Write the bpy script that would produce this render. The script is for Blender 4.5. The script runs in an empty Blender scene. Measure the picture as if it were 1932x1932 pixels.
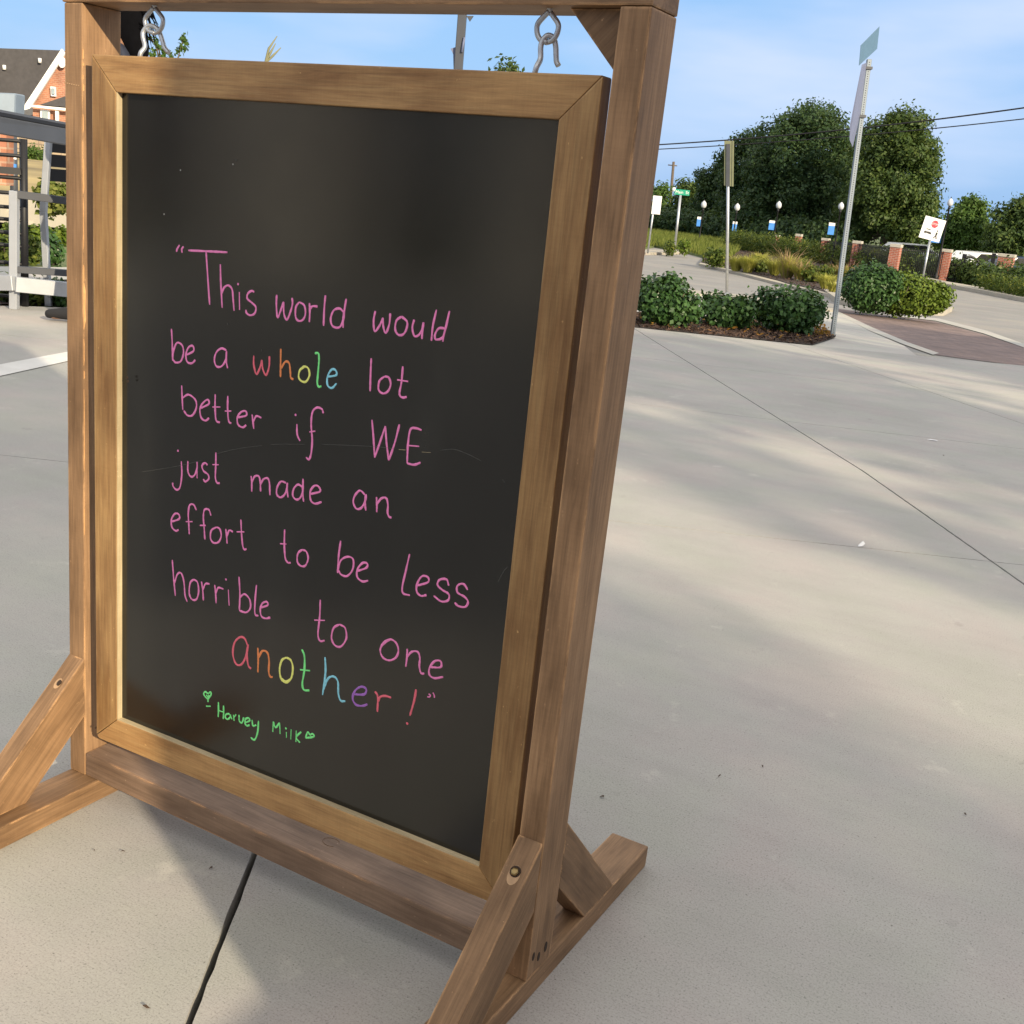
import bpy, bmesh, math, random
import numpy as np
from mathutils import Vector, Matrix
random.seed(7); rng = np.random.default_rng(7)
scn = bpy.context.scene
C = scn.collection
rad = math.radians

# ------------------------------------------------------------------ camera
CAM = Vector((1.47607, -1.18286, 1.07137))
CR = Vector((0.86042064, 0.50131359, 0.09143856)); CU = Vector((-0.21639008, 0.19698316, 0.95622851)); CF = Vector((-0.46135849, 0.84254514, -0.27796766))
FPX, PX, PY = 2123.31, 966.0, 980.0
cd = bpy.data.cameras.new('camera'); cam = bpy.data.objects.new('camera', cd); C.objects.link(cam)
cam.matrix_world = Matrix(((CR.x, CU.x, -CF.x, CAM.x), (CR.y, CU.y, -CF.y, CAM.y), (CR.z, CU.z, -CF.z, CAM.z), (0, 0, 0, 1)))
cd.sensor_width = 36; cd.lens = FPX / 1932 * 36; cd.shift_y = (PY - 966) / 1932; cd.clip_start = .02; cd.clip_end = 3000
scn.camera = cam

# ------------------------------------------------------------------ world, sun, exposure
SUN_AZ, SUN_EL = rad(-25.3), rad(21)
SKY_STRENGTH, SUN_STRENGTH, EXPOSURE = .13, 3.3, 1.0
world = bpy.data.worlds.new('World'); scn.world = world; world.use_nodes = True
wt = world.node_tree; wn = wt.nodes; wl = wt.links; wn.clear()
sky = wn.new('ShaderNodeTexSky'); sky.sky_type = 'NISHITA'; sky.sun_disc = False
sky.sun_elevation = SUN_EL; sky.sun_rotation = math.atan2(math.cos(SUN_AZ), math.sin(SUN_AZ)); sky.air_density = 1.3; sky.dust_density = 1.0; sky.ozone_density = 2.2
def wmix(fac, a, b):
    m_ = wn.new('ShaderNodeMix'); m_.data_type = 'RGBA'
    for x, k in ((fac, 0), (a, 6), (b, 7)):
        if hasattr(x, 'links'): wl.new(x, m_.inputs[k])
        elif k == 0: m_.inputs[0].default_value = x
        else: m_.inputs[k].default_value = (*x, 1)
    return m_.outputs[2]
def wramp(src, els):
    r_ = wn.new('ShaderNodeValToRGB'); wl.new(src, r_.inputs[0]); e_ = r_.color_ramp.elements
    while len(e_) < len(els): e_.new(.5)
    for q, (p_, c_) in enumerate(els): e_[q].position = p_; e_[q].color = (c_, c_, c_, 1)
    return r_.outputs[0]
tc = wn.new('ShaderNodeTexCoord'); mp = wn.new('ShaderNodeMapping'); mp.inputs['Scale'].default_value = (1.2, 1.2, 5.0)
nz = wn.new('ShaderNodeTexNoise'); nz.inputs['Scale'].default_value = 1.7; nz.inputs['Detail'].default_value = 5; nz.inputs['Roughness'].default_value = .5
wl.new(tc.outputs['Generated'], mp.inputs[0]); wl.new(mp.outputs[0], nz.inputs['Vector'])
sz = wn.new('ShaderNodeSeparateXYZ'); wl.new(tc.outputs['Generated'], sz.inputs[0])
base_sky = wmix(.9, sky.outputs[0], (1.10, 2.05, 3.60))                       # clear blue behind the thin cloud
veil = wmix(wramp(nz.outputs['Fac'], [(.45, .0), (.66, .9)]), base_sky, (2.55, 3.05, 4.0))
high = wmix(wramp(sz.outputs['Z'], [(.16, 0.0), (.55, .9)]), veil, (5.3, 5.0, 4.6))   # brighter zenith out of view, added to lift the ambient light
bg = wn.new('ShaderNodeBackground'); bg.inputs['Strength'].default_value = SKY_STRENGTH
wo = wn.new('ShaderNodeOutputWorld'); wl.new(high, bg.inputs[0]); wl.new(bg.outputs[0], wo.inputs[0])
sl = bpy.data.lights.new('sun', 'SUN'); sl.energy = SUN_STRENGTH; sl.angle = rad(.5); sl.color = (1, .84, .60)
so = bpy.data.objects.new('sun', sl); C.objects.link(so)
SD = Vector((math.cos(SUN_AZ) * math.cos(SUN_EL), math.sin(SUN_AZ) * math.cos(SUN_EL), math.sin(SUN_EL)))
so.rotation_euler = SD.to_track_quat('Z', 'Y').to_euler(); so.location = SD * 40
scn.view_settings.view_transform = 'Standard'; scn.view_settings.look = 'None'; scn.view_settings.gamma = 1; scn.view_settings.exposure = EXPOSURE

# ------------------------------------------------------------------ site geometry helpers
def zg(y): return -.03 * min(max(y - 4, 0), 33)          # the plaza drains away towards the street
def ray(u, v): return CF + CR * ((u - PX) / FPX) - CU * ((v - PY) / FPX)
def G(u, v, off=0.0):
    d = ray(u, v); t = 5.0
    for _ in range(60):
        P = CAM + d * t; t = (zg(P.y) + off - CAM.z) / d.z
        if t < 0: t = 400
    P = CAM + d * t; return Vector((P.x, P.y, zg(P.y) + off))
def AT(u, v, dist):
    d = ray(u, v); return CAM + d * (dist / math.hypot(d.x, d.y))
def hd(P): return math.hypot(P.x - CAM.x, P.y - CAM.y)
def top_z(P, u, v): return AT(u, v, hd(P)).z

# ------------------------------------------------------------------ object helpers
def link(name, me, mat, parent=None, mw=None, kind=None, label=None):
    o = bpy.data.objects.new(name, me); C.objects.link(o)
    if mat is not None and not me.materials:
        for m_ in (mat if isinstance(mat, (list, tuple)) else [mat]): me.materials.append(m_)
    if mw is not None: o.matrix_world = mw
    if parent is not None:
        o.parent = parent
        w = Matrix.Identity(4); p = parent
        chain = []
        while p: chain.append(p); p = p.parent
        for p in reversed(chain): w = w @ p.matrix_basis
        o.matrix_basis = w.inverted() @ (mw if mw is not None else Matrix.Identity(4))
    if kind: o['kind'] = kind
    if label: o['label'] = label
    return o
def empty(name, loc, label, cat, group=None, rz=0.0):
    o = bpy.data.objects.new(name, None); C.objects.link(o); o.location = loc; o.rotation_euler = (0, 0, rz); o.empty_display_size = .1
    o['label'] = label; o['category'] = cat
    if group: o['group'] = group
    return o
def tag(o, label, cat, group=None):
    o['label'] = label; o['category'] = cat
    if group: o['group'] = group
    return o
def T(v): return Matrix.Translation(Vector(v))
class MB:
    def __init__(s): s.bm = bmesh.new()
    def box(s, a, b, mi=0):
        x0, y0, z0 = a; x1, y1, z1 = b
        vs = [s.bm.verts.new(p) for p in ((x0, y0, z0), (x1, y0, z0), (x1, y1, z0), (x0, y1, z0), (x0, y0, z1), (x1, y0, z1), (x1, y1, z1), (x0, y1, z1))]
        for f in ((0, 3, 2, 1), (4, 5, 6, 7), (0, 1, 5, 4), (1, 2, 6, 5), (2, 3, 7, 6), (3, 0, 4, 7)):
            fc = s.bm.faces.new([vs[i] for i in f]); fc.material_index = mi
        return s
    def prism(s, pts, ext, mi=0):
        ext = Vector(ext); n = len(pts)
        a = [s.bm.verts.new(Vector(p)) for p in pts]; b = [s.bm.verts.new(Vector(p) + ext) for p in pts]
        fs = [s.bm.faces.new(a[::-1]), s.bm.faces.new(b)] + [s.bm.faces.new((a[i], a[(i + 1) % n], b[(i + 1) % n], b[i])) for i in range(n)]
        for f in fs: f.material_index = mi
        return s
    def tube(s, pts, r, n=8, cap=True, mi=0):
        pts = [Vector(p) for p in pts]; rs = r if isinstance(r, (list, tuple)) else [r] * len(pts)
        rings = []; up = None
        for i, p in enumerate(pts):
            t = (pts[min(i + 1, len(pts) - 1)] - pts[max(i - 1, 0)]).normalized()
            if up is None: up = t.orthogonal().normalized()
            up = (up - t * up.dot(t)); up = up.normalized() if up.length > 1e-6 else t.orthogonal().normalized()
            w = t.cross(up)
            rings.append([s.bm.verts.new(p + (up * math.cos(k * 2 * math.pi / n) + w * math.sin(k * 2 * math.pi / n)) * rs[i]) for k in range(n)])
        for i in range(len(rings) - 1):
            for k in range(n):
                f = s.bm.faces.new((rings[i][k], rings[i][(k + 1) % n], rings[i + 1][(k + 1) % n], rings[i + 1][k])); f.smooth = True; f.material_index = mi
        if cap: s.bm.faces.new(rings[0][::-1]).material_index = mi; s.bm.faces.new(rings[-1]).material_index = mi
        return s
    def lathe(s, c, prof, n=16, mi=0):
        c = Vector(c); rings = [[s.bm.verts.new(c + Vector((r * math.cos(k * 2 * math.pi / n), r * math.sin(k * 2 * math.pi / n), z))) for k in range(n)] for r, z in prof]
        for i in range(len(rings) - 1):
            for k in range(n):
                f = s.bm.faces.new((rings[i][k], rings[i][(k + 1) % n], rings[i + 1][(k + 1) % n], rings[i + 1][k])); f.smooth = True; f.material_index = mi
        s.bm.faces.new(rings[0][::-1]); s.bm.faces.new(rings[-1])
        return s
    def bevel(s, w, seg=2):
        bmesh.ops.recalc_face_normals(s.bm, faces=s.bm.faces[:])
        bmesh.ops.bevel(s.bm, geom=s.bm.edges[:], offset=w, segments=seg, affect='EDGES', profile=.6); return s
    def mesh(s, name='m'):
        bmesh.ops.recalc_face_normals(s.bm, faces=s.bm.faces[:])
        me = bpy.data.meshes.new(name); s.bm.to_mesh(me); s.bm.free(); return me
    def put(s, name, mat, parent=None, mw=None, kind=None, label=None):
        return link(name, s.mesh(name), mat, parent, mw, kind, label)
def np_mesh(name, co, quads=None, tris=None):
    me = bpy.data.meshes.new(name); k = 4 if quads is not None else 3; fa = quads if quads is not None else tris
    me.vertices.add(len(co)); me.vertices.foreach_set('co', np.asarray(co, dtype=np.float32).ravel())
    me.loops.add(fa.size); me.loops.foreach_set('vertex_index', fa.astype(np.int32).ravel())
    me.polygons.add(len(fa)); me.polygons.foreach_set('loop_start', np.arange(0, fa.size, k, dtype=np.int32)); me.polygons.foreach_set('loop_total', np.full(len(fa), k, dtype=np.int32))
    me.update(calc_edges=True); me.validate(); return me

# ------------------------------------------------------------------ materials
def newmat(name):
    m = bpy.data.materials.new(name); m.use_nodes = True; nt = m.node_tree
    return m, nt, nt.nodes, nt.links, nt.nodes['Principled BSDF']
def ramp(nd, els):
    r = nd.new('ShaderNodeValToRGB'); e = r.color_ramp.elements
    while len(e) < len(els): e.new(.5)
    for i, (p, c) in enumerate(els):
        e[i].position = p; e[i].color = (c[0], c[1], c[2], 1) if isinstance(c, (tuple, list)) else (c, c, c, 1)
    return r
def noise(nd, lk, vec, scale, detail=4, rough=.55, dist=0):
    n = nd.new('ShaderNodeTexNoise'); n.inputs['Scale'].default_value = scale; n.inputs['Detail'].default_value = detail; n.inputs['Roughness'].default_value = rough; n.inputs['Distortion'].default_value = dist
    if vec is not None: lk.new(vec, n.inputs['Vector'])
    return n.outputs['Fac']
def mapping(nd, lk, vec, scale=(1, 1, 1), rot=(0, 0, 0)):
    m = nd.new('ShaderNodeMapping'); m.inputs['Scale'].default_value = scale; m.inputs['Rotation'].default_value = rot; lk.new(vec, m.inputs['Vector']); return m.outputs[0]
def mix(nd, lk, fac, a, b, mode='MIX'):
    m = nd.new('ShaderNodeMix'); m.data_type = 'RGBA'; m.blend_type = mode
    for s_, i in ((fac, 0), (a, 6), (b, 7)):
        if hasattr(s_, 'links'): lk.new(s_, m.inputs[i])
        elif i == 0: m.inputs[0].default_value = s_
        else: m.inputs[i].default_value = (s_[0], s_[1], s_[2], 1)
    return m.outputs[2]
def bump(nd, lk, bs, h, strength, dist):
    b = nd.new('ShaderNodeBump'); b.inputs['Strength'].default_value = strength; b.inputs['Distance'].default_value = dist; lk.new(h, b.inputs['Height'])
    if bs.inputs['Normal'].links: lk.new(bs.inputs['Normal'].links[0].from_socket, b.inputs['Normal'])
    lk.new(b.outputs[0], bs.inputs['Normal'])
def plain(name, col, rough=.6, metal=0, var=.12, scale=8, bmp=0):
    m, nt, nd, lk, bs = newmat(name)
    t = nd.new('ShaderNodeTexCoord').outputs['Object']; f = noise(nd, lk, t, scale, 5)
    c0 = tuple(c * (1 - var) for c in col); c1 = tuple(min(1, c * (1 + var)) for c in col)
    r = ramp(nd, [(.3, c0), (.7, c1)]); lk.new(f, r.inputs[0]); lk.new(r.outputs[0], bs.inputs['Base Color'])
    bs.inputs['Roughness'].default_value = rough; bs.inputs['Metallic'].default_value = metal
    if bmp: bump(nd, lk, bs, f, .5, bmp)
    return m
def wood(name, dark, mid, light, worn, rough=.62, wear=.5, blotch=.5):
    m, nt, nd, lk, bs = newmat(name)
    tco = nd.new('ShaderNodeTexCoord'); oi = nd.new('ShaderNodeObjectInfo')
    sc = nd.new('ShaderNodeVectorMath'); sc.operation = 'SCALE'; sc.inputs[0].default_value = (7, 3, 5); lk.new(oi.outputs['Random'], sc.inputs['Scale'])
    ad = nd.new('ShaderNodeVectorMath'); ad.operation = 'ADD'; lk.new(tco.outputs['Object'], ad.inputs[0]); lk.new(sc.outputs[0], ad.inputs[1]); co = ad.outputs[0]
    # slow warp so that the grain wanders
    g = noise(nd, lk, mapping(nd, lk, co, (1.8, 34, 34)), 3.2, 9, .70, .9)
    fine = noise(nd, lk, mapping(nd, lk, co, (4, 150, 150)), 2.0, 5, .75)
    big = noise(nd, lk, mapping(nd, lk, co, (3, 9, 9)), 2.6, 3, .5)
    cross = noise(nd, lk, mapping(nd, lk, co, (420, 30, 30)), 1.0, 2, .5)
    r = ramp(nd, [(.32, dark), (.46, mid), (.66, light)]); lk.new(g, r.inputs[0])
    r2 = ramp(nd, [(.32, tuple(c * .72 for c in mid)), (.7, tuple(min(1, c * 1.35) for c in light))]); lk.new(big, r2.inputs[0])
    c = mix(nd, lk, blotch, r.outputs[0], r2.outputs[0])
    r3 = ramp(nd, [(.32, .50), (.58, 1.0)]); lk.new(fine, r3.inputs[0]); c = mix(nd, lk, .55, c, r3.outputs[0], 'MULTIPLY')
    r4 = ramp(nd, [(.35, .86), (.6, 1.0)]); lk.new(cross, r4.inputs[0]); c = mix(nd, lk, .35, c, r4.outputs[0], 'MULTIPLY')
    # dents and rubbed arrises
    be = nd.new('ShaderNodeBevel'); be.samples = 4; be.inputs['Radius'].default_value = .0040
    ge = nd.new('ShaderNodeNewGeometry'); dp = nd.new('ShaderNodeVectorMath'); dp.operation = 'DOT_PRODUCT'; lk.new(be.outputs[0], dp.inputs[0]); lk.new(ge.outputs['Normal'], dp.inputs[1])
    er = ramp(nd, [(.955, 1.0), (.998, 0.0)]); lk.new(dp.outputs['Value'], er.inputs[0])
    wn_ = noise(nd, lk, mapping(nd, lk, co, (5, 24, 24)), 2.2, 6, .7); wr = ramp(nd, [(.46, 0.0), (.58, 1.0)]); lk.new(wn_, wr.inputs[0])
    em = nd.new('ShaderNodeMath'); em.operation = 'MULTIPLY'; lk.new(er.outputs[0], em.inputs[0]); lk.new(wr.outputs[0], em.inputs[1])
    em2 = nd.new('ShaderNodeMath'); em2.operation = 'MULTIPLY'; em2.inputs[1].default_value = wear; lk.new(em.outputs[0], em2.inputs[0])
    sp = noise(nd, lk, mapping(nd, lk, co, (30, 60, 60)), 3, 3, .6); sr = ramp(nd, [(.70, 0.0), (.76, 1.0)]); lk.new(sp, sr.inputs[0])
    rv = ramp(nd, [(0, .80), (1, 1.12)]); lk.new(oi.outputs['Random'], rv.inputs[0]); c = mix(nd, lk, 1, c, rv.outputs[0], 'MULTIPLY')
    c = mix(nd, lk, sr.outputs[0], c, tuple(min(1, x * 1.25) for x in light))
    c = mix(nd, lk, em2.outputs[0], c, worn)
    lk.new(c, bs.inputs['Base Color']); bs.inputs['Roughness'].default_value = rough; bs.inputs['Specular IOR Level'].default_value = .35
    bump(nd, lk, bs, fine, .35, .0006); bump(nd, lk, bs, g, .25, .0012)
    return m
M = {}
M['post'] = wood('stained_post_wood', (.105, .060, .031), (.215, .123, .060), (.33, .20, .105), (.62, .36, .17), wear=.95)
M['rail'] = wood('sky_grey_rail_wood', (.10, .064, .042), (.19, .12, .078), (.28, .19, .13), (.60, .33, .15), wear=.9)  # grey of the shaded rail's sky reflection put into the wood colour
M['frame'] = wood('stained_frame_wood', (.19, .090, .034), (.325, .172, .066), (.45, .28, .118), (.60, .41, .2), .5, wear=.35, blotch=.5)
M['bead'] = wood('pale_bead_wood', (.42, .33, .19), (.52, .42, .25), (.6, .5, .32), (.6, .5, .3), .6, wear=.2)  # paler than the frame, along its left and bottom inner edges

def concrete(name, base, warm, speck=1.0, scale=1.0):
    m, nt, nd, lk, bs = newmat(name)
    co = nd.new('ShaderNodeNewGeometry').outputs['Position']
    a = noise(nd, lk, co, .9 * scale, 5, .6); b = noise(nd, lk, mapping(nd, lk, co, (1, 5, 1), (0, 0, rad(28))), 2.2 * scale, 4, .55); f = noise(nd, lk, co, 300 * scale, 4, .75)
    g = noise(nd, lk, mapping(nd, lk, co, (30, 420, 30), (0, 0, rad(28))), 1.0 * scale, 4, .7)
    r = ramp(nd, [(.3, tuple(c * .88 for c in base)), (.52, base), (.72, warm)]); lk.new(a, r.inputs[0]); c = r.outputs[0]
    hu = ramp(nd, [(.36, (1.03, .985, 1.0)), (.50, (1, 1, 1)), (.64, (.97, 1.0, .965))]); lk.new(noise(nd, lk, co, 2.6, 3, .6), hu.inputs[0]); c = mix(nd, lk, .9, c, hu.outputs[0], 'MULTIPLY')
    gm_ = ramp(nd, [(.24, .70), (.30, 1.0)]); lk.new(noise(nd, lk, co, 11, 3, .5), gm_.inputs[0]); c = mix(nd, lk, .5 * speck, c, gm_.outputs[0], 'MULTIPLY')
    rb = ramp(nd, [(.32, .86), (.6, 1.0)]); lk.new(b, rb.inputs[0]); c = mix(nd, lk, .35, c, rb.outputs[0], 'MULTIPLY')
    rf = ramp(nd, [(.34, .40), (.45, .90), (.60, 1.02), (.74, 1.12)]); lk.new(f, rf.inputs[0]); c = mix(nd, lk, .72 * speck, c, rf.outputs[0], 'MULTIPLY')
    rg = ramp(nd, [(.3, .8), (.55, 1.0)]); lk.new(g, rg.inputs[0]); c = mix(nd, lk, .5 * speck, c, rg.outputs[0], 'MULTIPLY')
    st = noise(nd, lk, co, 4.5, 6, .7); rs = ramp(nd, [(.62, 0.0), (.72, .35)]); lk.new(st, rs.inputs[0]); c = mix(nd, lk, rs.outputs[0], c, tuple(min(1, x * 1.35) for x in warm))
    pt_ = noise(nd, lk, co, 190 * scale, 2, .5); rp = ramp(nd, [(.27, .45), (.33, 1.0)]); lk.new(pt_, rp.inputs[0]); c = mix(nd, lk, .8 * speck, c, rp.outputs[0], 'MULTIPLY')
    lk.new(c, bs.inputs['Base Color']); bs.inputs['Roughness'].default_value = .86; bs.inputs['Specular IOR Level'].default_value = .3
    bump(nd, lk, bs, f, .5 * speck, .0009); bump(nd, lk, bs, g, .35 * speck, .0012)
    return m
M['slab'] = concrete('broomed_concrete', (.392, .380, .357), (.45, .428, .385))
M['pale_concrete'] = concrete('pale_concrete', (.44, .43, .40), (.50, .47, .41), .5)
M['road'] = concrete('road_surface', (.27, .262, .25), (.33, .305, .27), .6, .6)
M['kerb'] = concrete('kerb_concrete', (.40, .37, .31), (.46, .41, .32), .5)
M['joint'] = plain('joint_filler', (.018, .017, .016), .9)
def brickmat(name, c1, c2, mortar, scale, bw, rh, ms=.02, vert=False, off=(0, 0, 0)):
    m, nt, nd, lk, bs = newmat(name)
    co = nd.new('ShaderNodeTexCoord').outputs['Object']
    if vert:   # height drives the rows, x+y the columns
        sx = nd.new('ShaderNodeSeparateXYZ'); lk.new(co, sx.inputs[0]); ad = nd.new('ShaderNodeMath'); lk.new(sx.outputs[0], ad.inputs[0]); lk.new(sx.outputs[1], ad.inputs[1])
        cb = nd.new('ShaderNodeCombineXYZ'); lk.new(ad.outputs[0], cb.inputs[0]); lk.new(sx.outputs[2], cb.inputs[1]); vec = cb.outputs[0]
    else: vec = mapping(nd, lk, co, (1, 1, 1), off)
    b = nd.new('ShaderNodeTexBrick'); b.inputs['Scale'].default_value = scale; b.inputs['Brick Width'].default_value = bw; b.inputs['Row Height'].default_value = rh; b.inputs['Mortar Size'].default_value = ms
    b.inputs['Color1'].default_value = (*c1, 1); b.inputs['Color2'].default_value = (*c2, 1); b.inputs['Mortar'].default_value = (*mortar, 1); lk.new(vec, b.inputs['Vector'])
    f = noise(nd, lk, co, 2.2, 6, .7); r = ramp(nd, [(.3, .62), (.7, 1.3)]); lk.new(f, r.inputs[0])
    lk.new(mix(nd, lk, .8, b.outputs['Color'], r.outputs[0], 'MULTIPLY'), bs.inputs['Base Color']); bs.inputs['Roughness'].default_value = .85
    bump(nd, lk, bs, b.outputs['Fac'], -.3, .004)
    return m
M['pavers'] = brickmat('red_brick_pavers', (.215, .15, .13), (.16, .115, .105), (.12, .09, .085), 1, .24, .12, .008, off=(0, 0, .5))
M['brick'] = brickmat('red_pillar_brick', (.36, .10, .055), (.30, .085, .05), (.42, .33, .28), 1, .21, .075, .008, True)
M['house_brick'] = brickmat('house_brick', (.40, .17, .095), (.34, .14, .085), (.42, .26, .18), 1, .24, .085, .012, True)
M['block'] = brickmat('tan_block_wall', (.36, .28, .19), (.31, .24, .17), (.2, .16, .12), 1, .5, .2, .02, True)

def foliage(name, dark, mid, light, gloss=.5, trans=.25):
    m, nt, nd, lk, bs = newmat(name)
    ge = nd.new('ShaderNodeNewGeometry'); r = ramp(nd, [(0, dark), (.55, mid), (1, light)]); 
    n = noise(nd, lk, ge.outputs['Position'], 1.3, 3)
    ad = nd.new('ShaderNodeMath'); ad.operation = 'MULTIPLY_ADD'; ad.inputs[1].default_value = .6; lk.new(ge.outputs['Random Per Island'], ad.inputs[0])
    ml = nd.new('ShaderNodeMath'); ml.operation = 'MULTIPLY_ADD'; ml.inputs[1].default_value = .9; ml.inputs[2].default_value = -.25; lk.new(n, ml.inputs[0]); lk.new(ml.outputs[0], ad.inputs[2])
    lk.new(ad.outputs[0], r.inputs[0]); lk.new(r.outputs[0], bs.inputs['Base Color']); bs.inputs['Roughness'].default_value = gloss; bs.inputs['Specular IOR Level'].default_value = .2
    tr = nd.new('ShaderNodeBsdfTranslucent'); lk.new(mix(nd, lk, .5, r.outputs[0], (.16, .22, .03)), tr.inputs['Color'])
    ms = nd.new('ShaderNodeMixShader'); ms.inputs[0].default_value = trans; out = nd['Material Output']
    lk.new(bs.outputs[0], ms.inputs[1]); lk.new(tr.outputs[0], ms.inputs[2]); lk.new(ms.outputs[0], out.inputs['Surface'])
    return m
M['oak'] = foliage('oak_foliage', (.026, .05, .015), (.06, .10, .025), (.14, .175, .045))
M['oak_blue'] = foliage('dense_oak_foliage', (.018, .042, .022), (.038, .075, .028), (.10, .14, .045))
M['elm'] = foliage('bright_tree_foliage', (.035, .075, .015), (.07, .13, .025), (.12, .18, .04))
M['bush'] = foliage('glossy_bush_leaves', (.022, .055, .018), (.045, .10, .028), (.08, .15, .045), .32, .15)
M['bush_yellow'] = foliage('sunny_bush_leaves', (.06, .10, .015), (.12, .18, .025), (.22, .27, .05), .35, .25)
M['hedge'] = foliage('clipped_hedge_leaves', (.035, .065, .013), (.075, .11, .018), (.24, .25, .045), .55, .25)
M['grass_yellow'] = foliage('yellow_ornamental_grass', (.24, .26, .04), (.46, .44, .09), (.62, .56, .20), .6, .35)
M['meadow'] = foliage('long_meadow_grass', (.06, .09, .02), (.13, .16, .03), (.25, .25, .07), .7, .25)
M['plume'] = foliage('pink_grass_plumes', (.30, .20, .11), (.42, .28, .17), (.5, .36, .22), .7, .3)
M['orange_leaf'] = foliage('orange_leaves', (.20, .10, .02), (.35, .16, .03), (.45, .28, .05), .5, .3)
M['bark'] = plain('tree_bark', (.11, .085, .065), .9, 0, .3, 12, .01)
M['mulch'] = plain('dark_mulch', (.045, .030, .024), .95, 0, .5, 30, .03)
M['soil'] = plain('far_lawn', (.10, .13, .04), .95, 0, .35, 1.5)
M['hill'] = plain('dry_hillside', (.30, .23, .10), .95, 0, .45, .5)
M['black'] = plain('black_powder_coat', (.008, .008, .010), .55)
M['dark_grey'] = plain('charcoal_metal', (.055, .06, .072), .5, 0, .1)
M['alu'] = plain('brushed_aluminium', (.42, .44, .47), .45, .35, .06)
M['galv'] = plain('galvanised_steel', (.48, .50, .52), .42, .75, .12, 30)
M['sign_back'] = plain('weathered_sign_back', (.14, .16, .25), .6, .0, .05); M['sign_teal'] = plain('pale_blue_sign_back', (.09, .165, .24), .5, .1, .05)
M['white'] = plain('white_paint', (.78, .78, .76), .5, 0, .04)
M['red'] = plain('red_sign_sheeting', (.62, .03, .05), .45, 0, .03)
M['green_sign'] = plain('green_sign_sheeting', (.01, .28, .17), .4, 0, .03)
M['hood'] = plain('blue_grey_metal', (.20, .25, .31), .5, .2, .08); M['blue'] = plain('blue_banner_cloth', (.04, .22, .62), .6, 0, .2, 4)
M['sign_black'] = plain('black_sign_print', (.01, .01, .01), .5)
M['slate'] = plain('slate_roof', (.055, .052, .055), .8, 0, .15, 5)
M['pane'] = plain('window_glass', (.30, .36, .38), .12, 0, .1)
M['car_white'] = plain('white_car_paint', (.75, .75, .74), .25, 0, .02); M['car_blue'] = plain('dark_blue_car_paint', (.02, .035, .08), .25, 0, .02)
M['tyre'] = plain('tyre_rubber', (.02, .02, .02), .8)
M['stone'] = plain('pillar_cap_stone', (.45, .42, .36), .8)
M['paper'] = plain('white_paper_scrap', (.8, .8, .8), .8)
M['debris'] = plain('dry_twig', (.07, .045, .03), .9)
M['yellow_green'] = plain('yellow_green_sheeting', (.17, .18, .10), .5, 0, .06)
M['skin'] = plain('skin', (.30, .16, .10), .5, 0, .05); M['hair'] = plain('black_hair', (.002, .002, .003), .9, 0, .3, 40); M['hair'].node_tree.nodes['Principled BSDF'].inputs['Specular IOR Level'].default_value = .1
M['navy'] = plain('dark_navy_cloth', (.018, .022, .04), .8); M['trouser'] = plain('black_trouser_cloth', (.012, .012, .014), .85)
M['frost'] = plain('frosted_lamp_globe', (.55, .57, .60), .3, 0, .03)

# chalkboard paint: dark grey-green, faintly smeared, low sheen
m, nt, nd, lk, bs = newmat('chalkboard_paint'); M['board'] = m; bs.inputs['Specular IOR Level'].default_value = .6
co = nd.new('ShaderNodeTexCoord').outputs['Object']
sm = noise(nd, lk, mapping(nd, lk, co, (5, 5, 2)), 1.6, 4, .5); r = ramp(nd, [(.3, (.0080, .0078, .0070)), (.60, (.0115, .0115, .0102)), (.8, (.020, .0205, .018))]); lk.new(sm, r.inputs[0])
fn = noise(nd, lk, co, 900, 2, .6); r2 = ramp(nd, [(.3, .8), (.7, 1.15)]); lk.new(fn, r2.inputs[0]); lk.new(mix(nd, lk, .5, r.outputs[0], r2.outputs[0], 'MULTIPLY'), bs.inputs['Base Color'])
rr = ramp(nd, [(.3, .13), (.75, .21)]); lk.new(noise(nd, lk, co, 5, 4), rr.inputs[0]); lk.new(rr.outputs[0], bs.inputs['Roughness']); bump(nd, lk, bs, fn, .12, .0004)

def marker(name, col):
    m, nt, nd, lk, bs = newmat(name); co = nd.new('ShaderNodeTexCoord').outputs['Object']
    r = ramp(nd, [(.3, tuple(c * .78 for c in col)), (.65, col)]); lk.new(noise(nd, lk, co, 260, 3, .6), r.inputs[0]); lk.new(r.outputs[0], bs.inputs['Base Color']); bs.inputs['Roughness'].default_value = .7
    return m
INK = {'pink': marker('pink_chalk_ink', (1.0, .28, .62)), 'red': marker('red_chalk_ink', (.92, .17, .24)), 'orange': marker('orange_chalk_ink', (.92, .30, .10)),
       'yellow': marker('yellow_chalk_ink', (.92, .95, .25)), 'green': marker('green_chalk_ink', (.25, 1.0, .32)), 'blue': marker('blue_chalk_ink', (.30, .76, .92)),
       'purple': marker('purple_chalk_ink', (.42, .17, .62)), 'dust': marker('chalk_dust', (.065, .066, .06)), 'white': marker('white_chalk_ink', (.5, .5, .48)), 'straw': marker('straw_scratch', (.35, .30, .18))}

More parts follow.
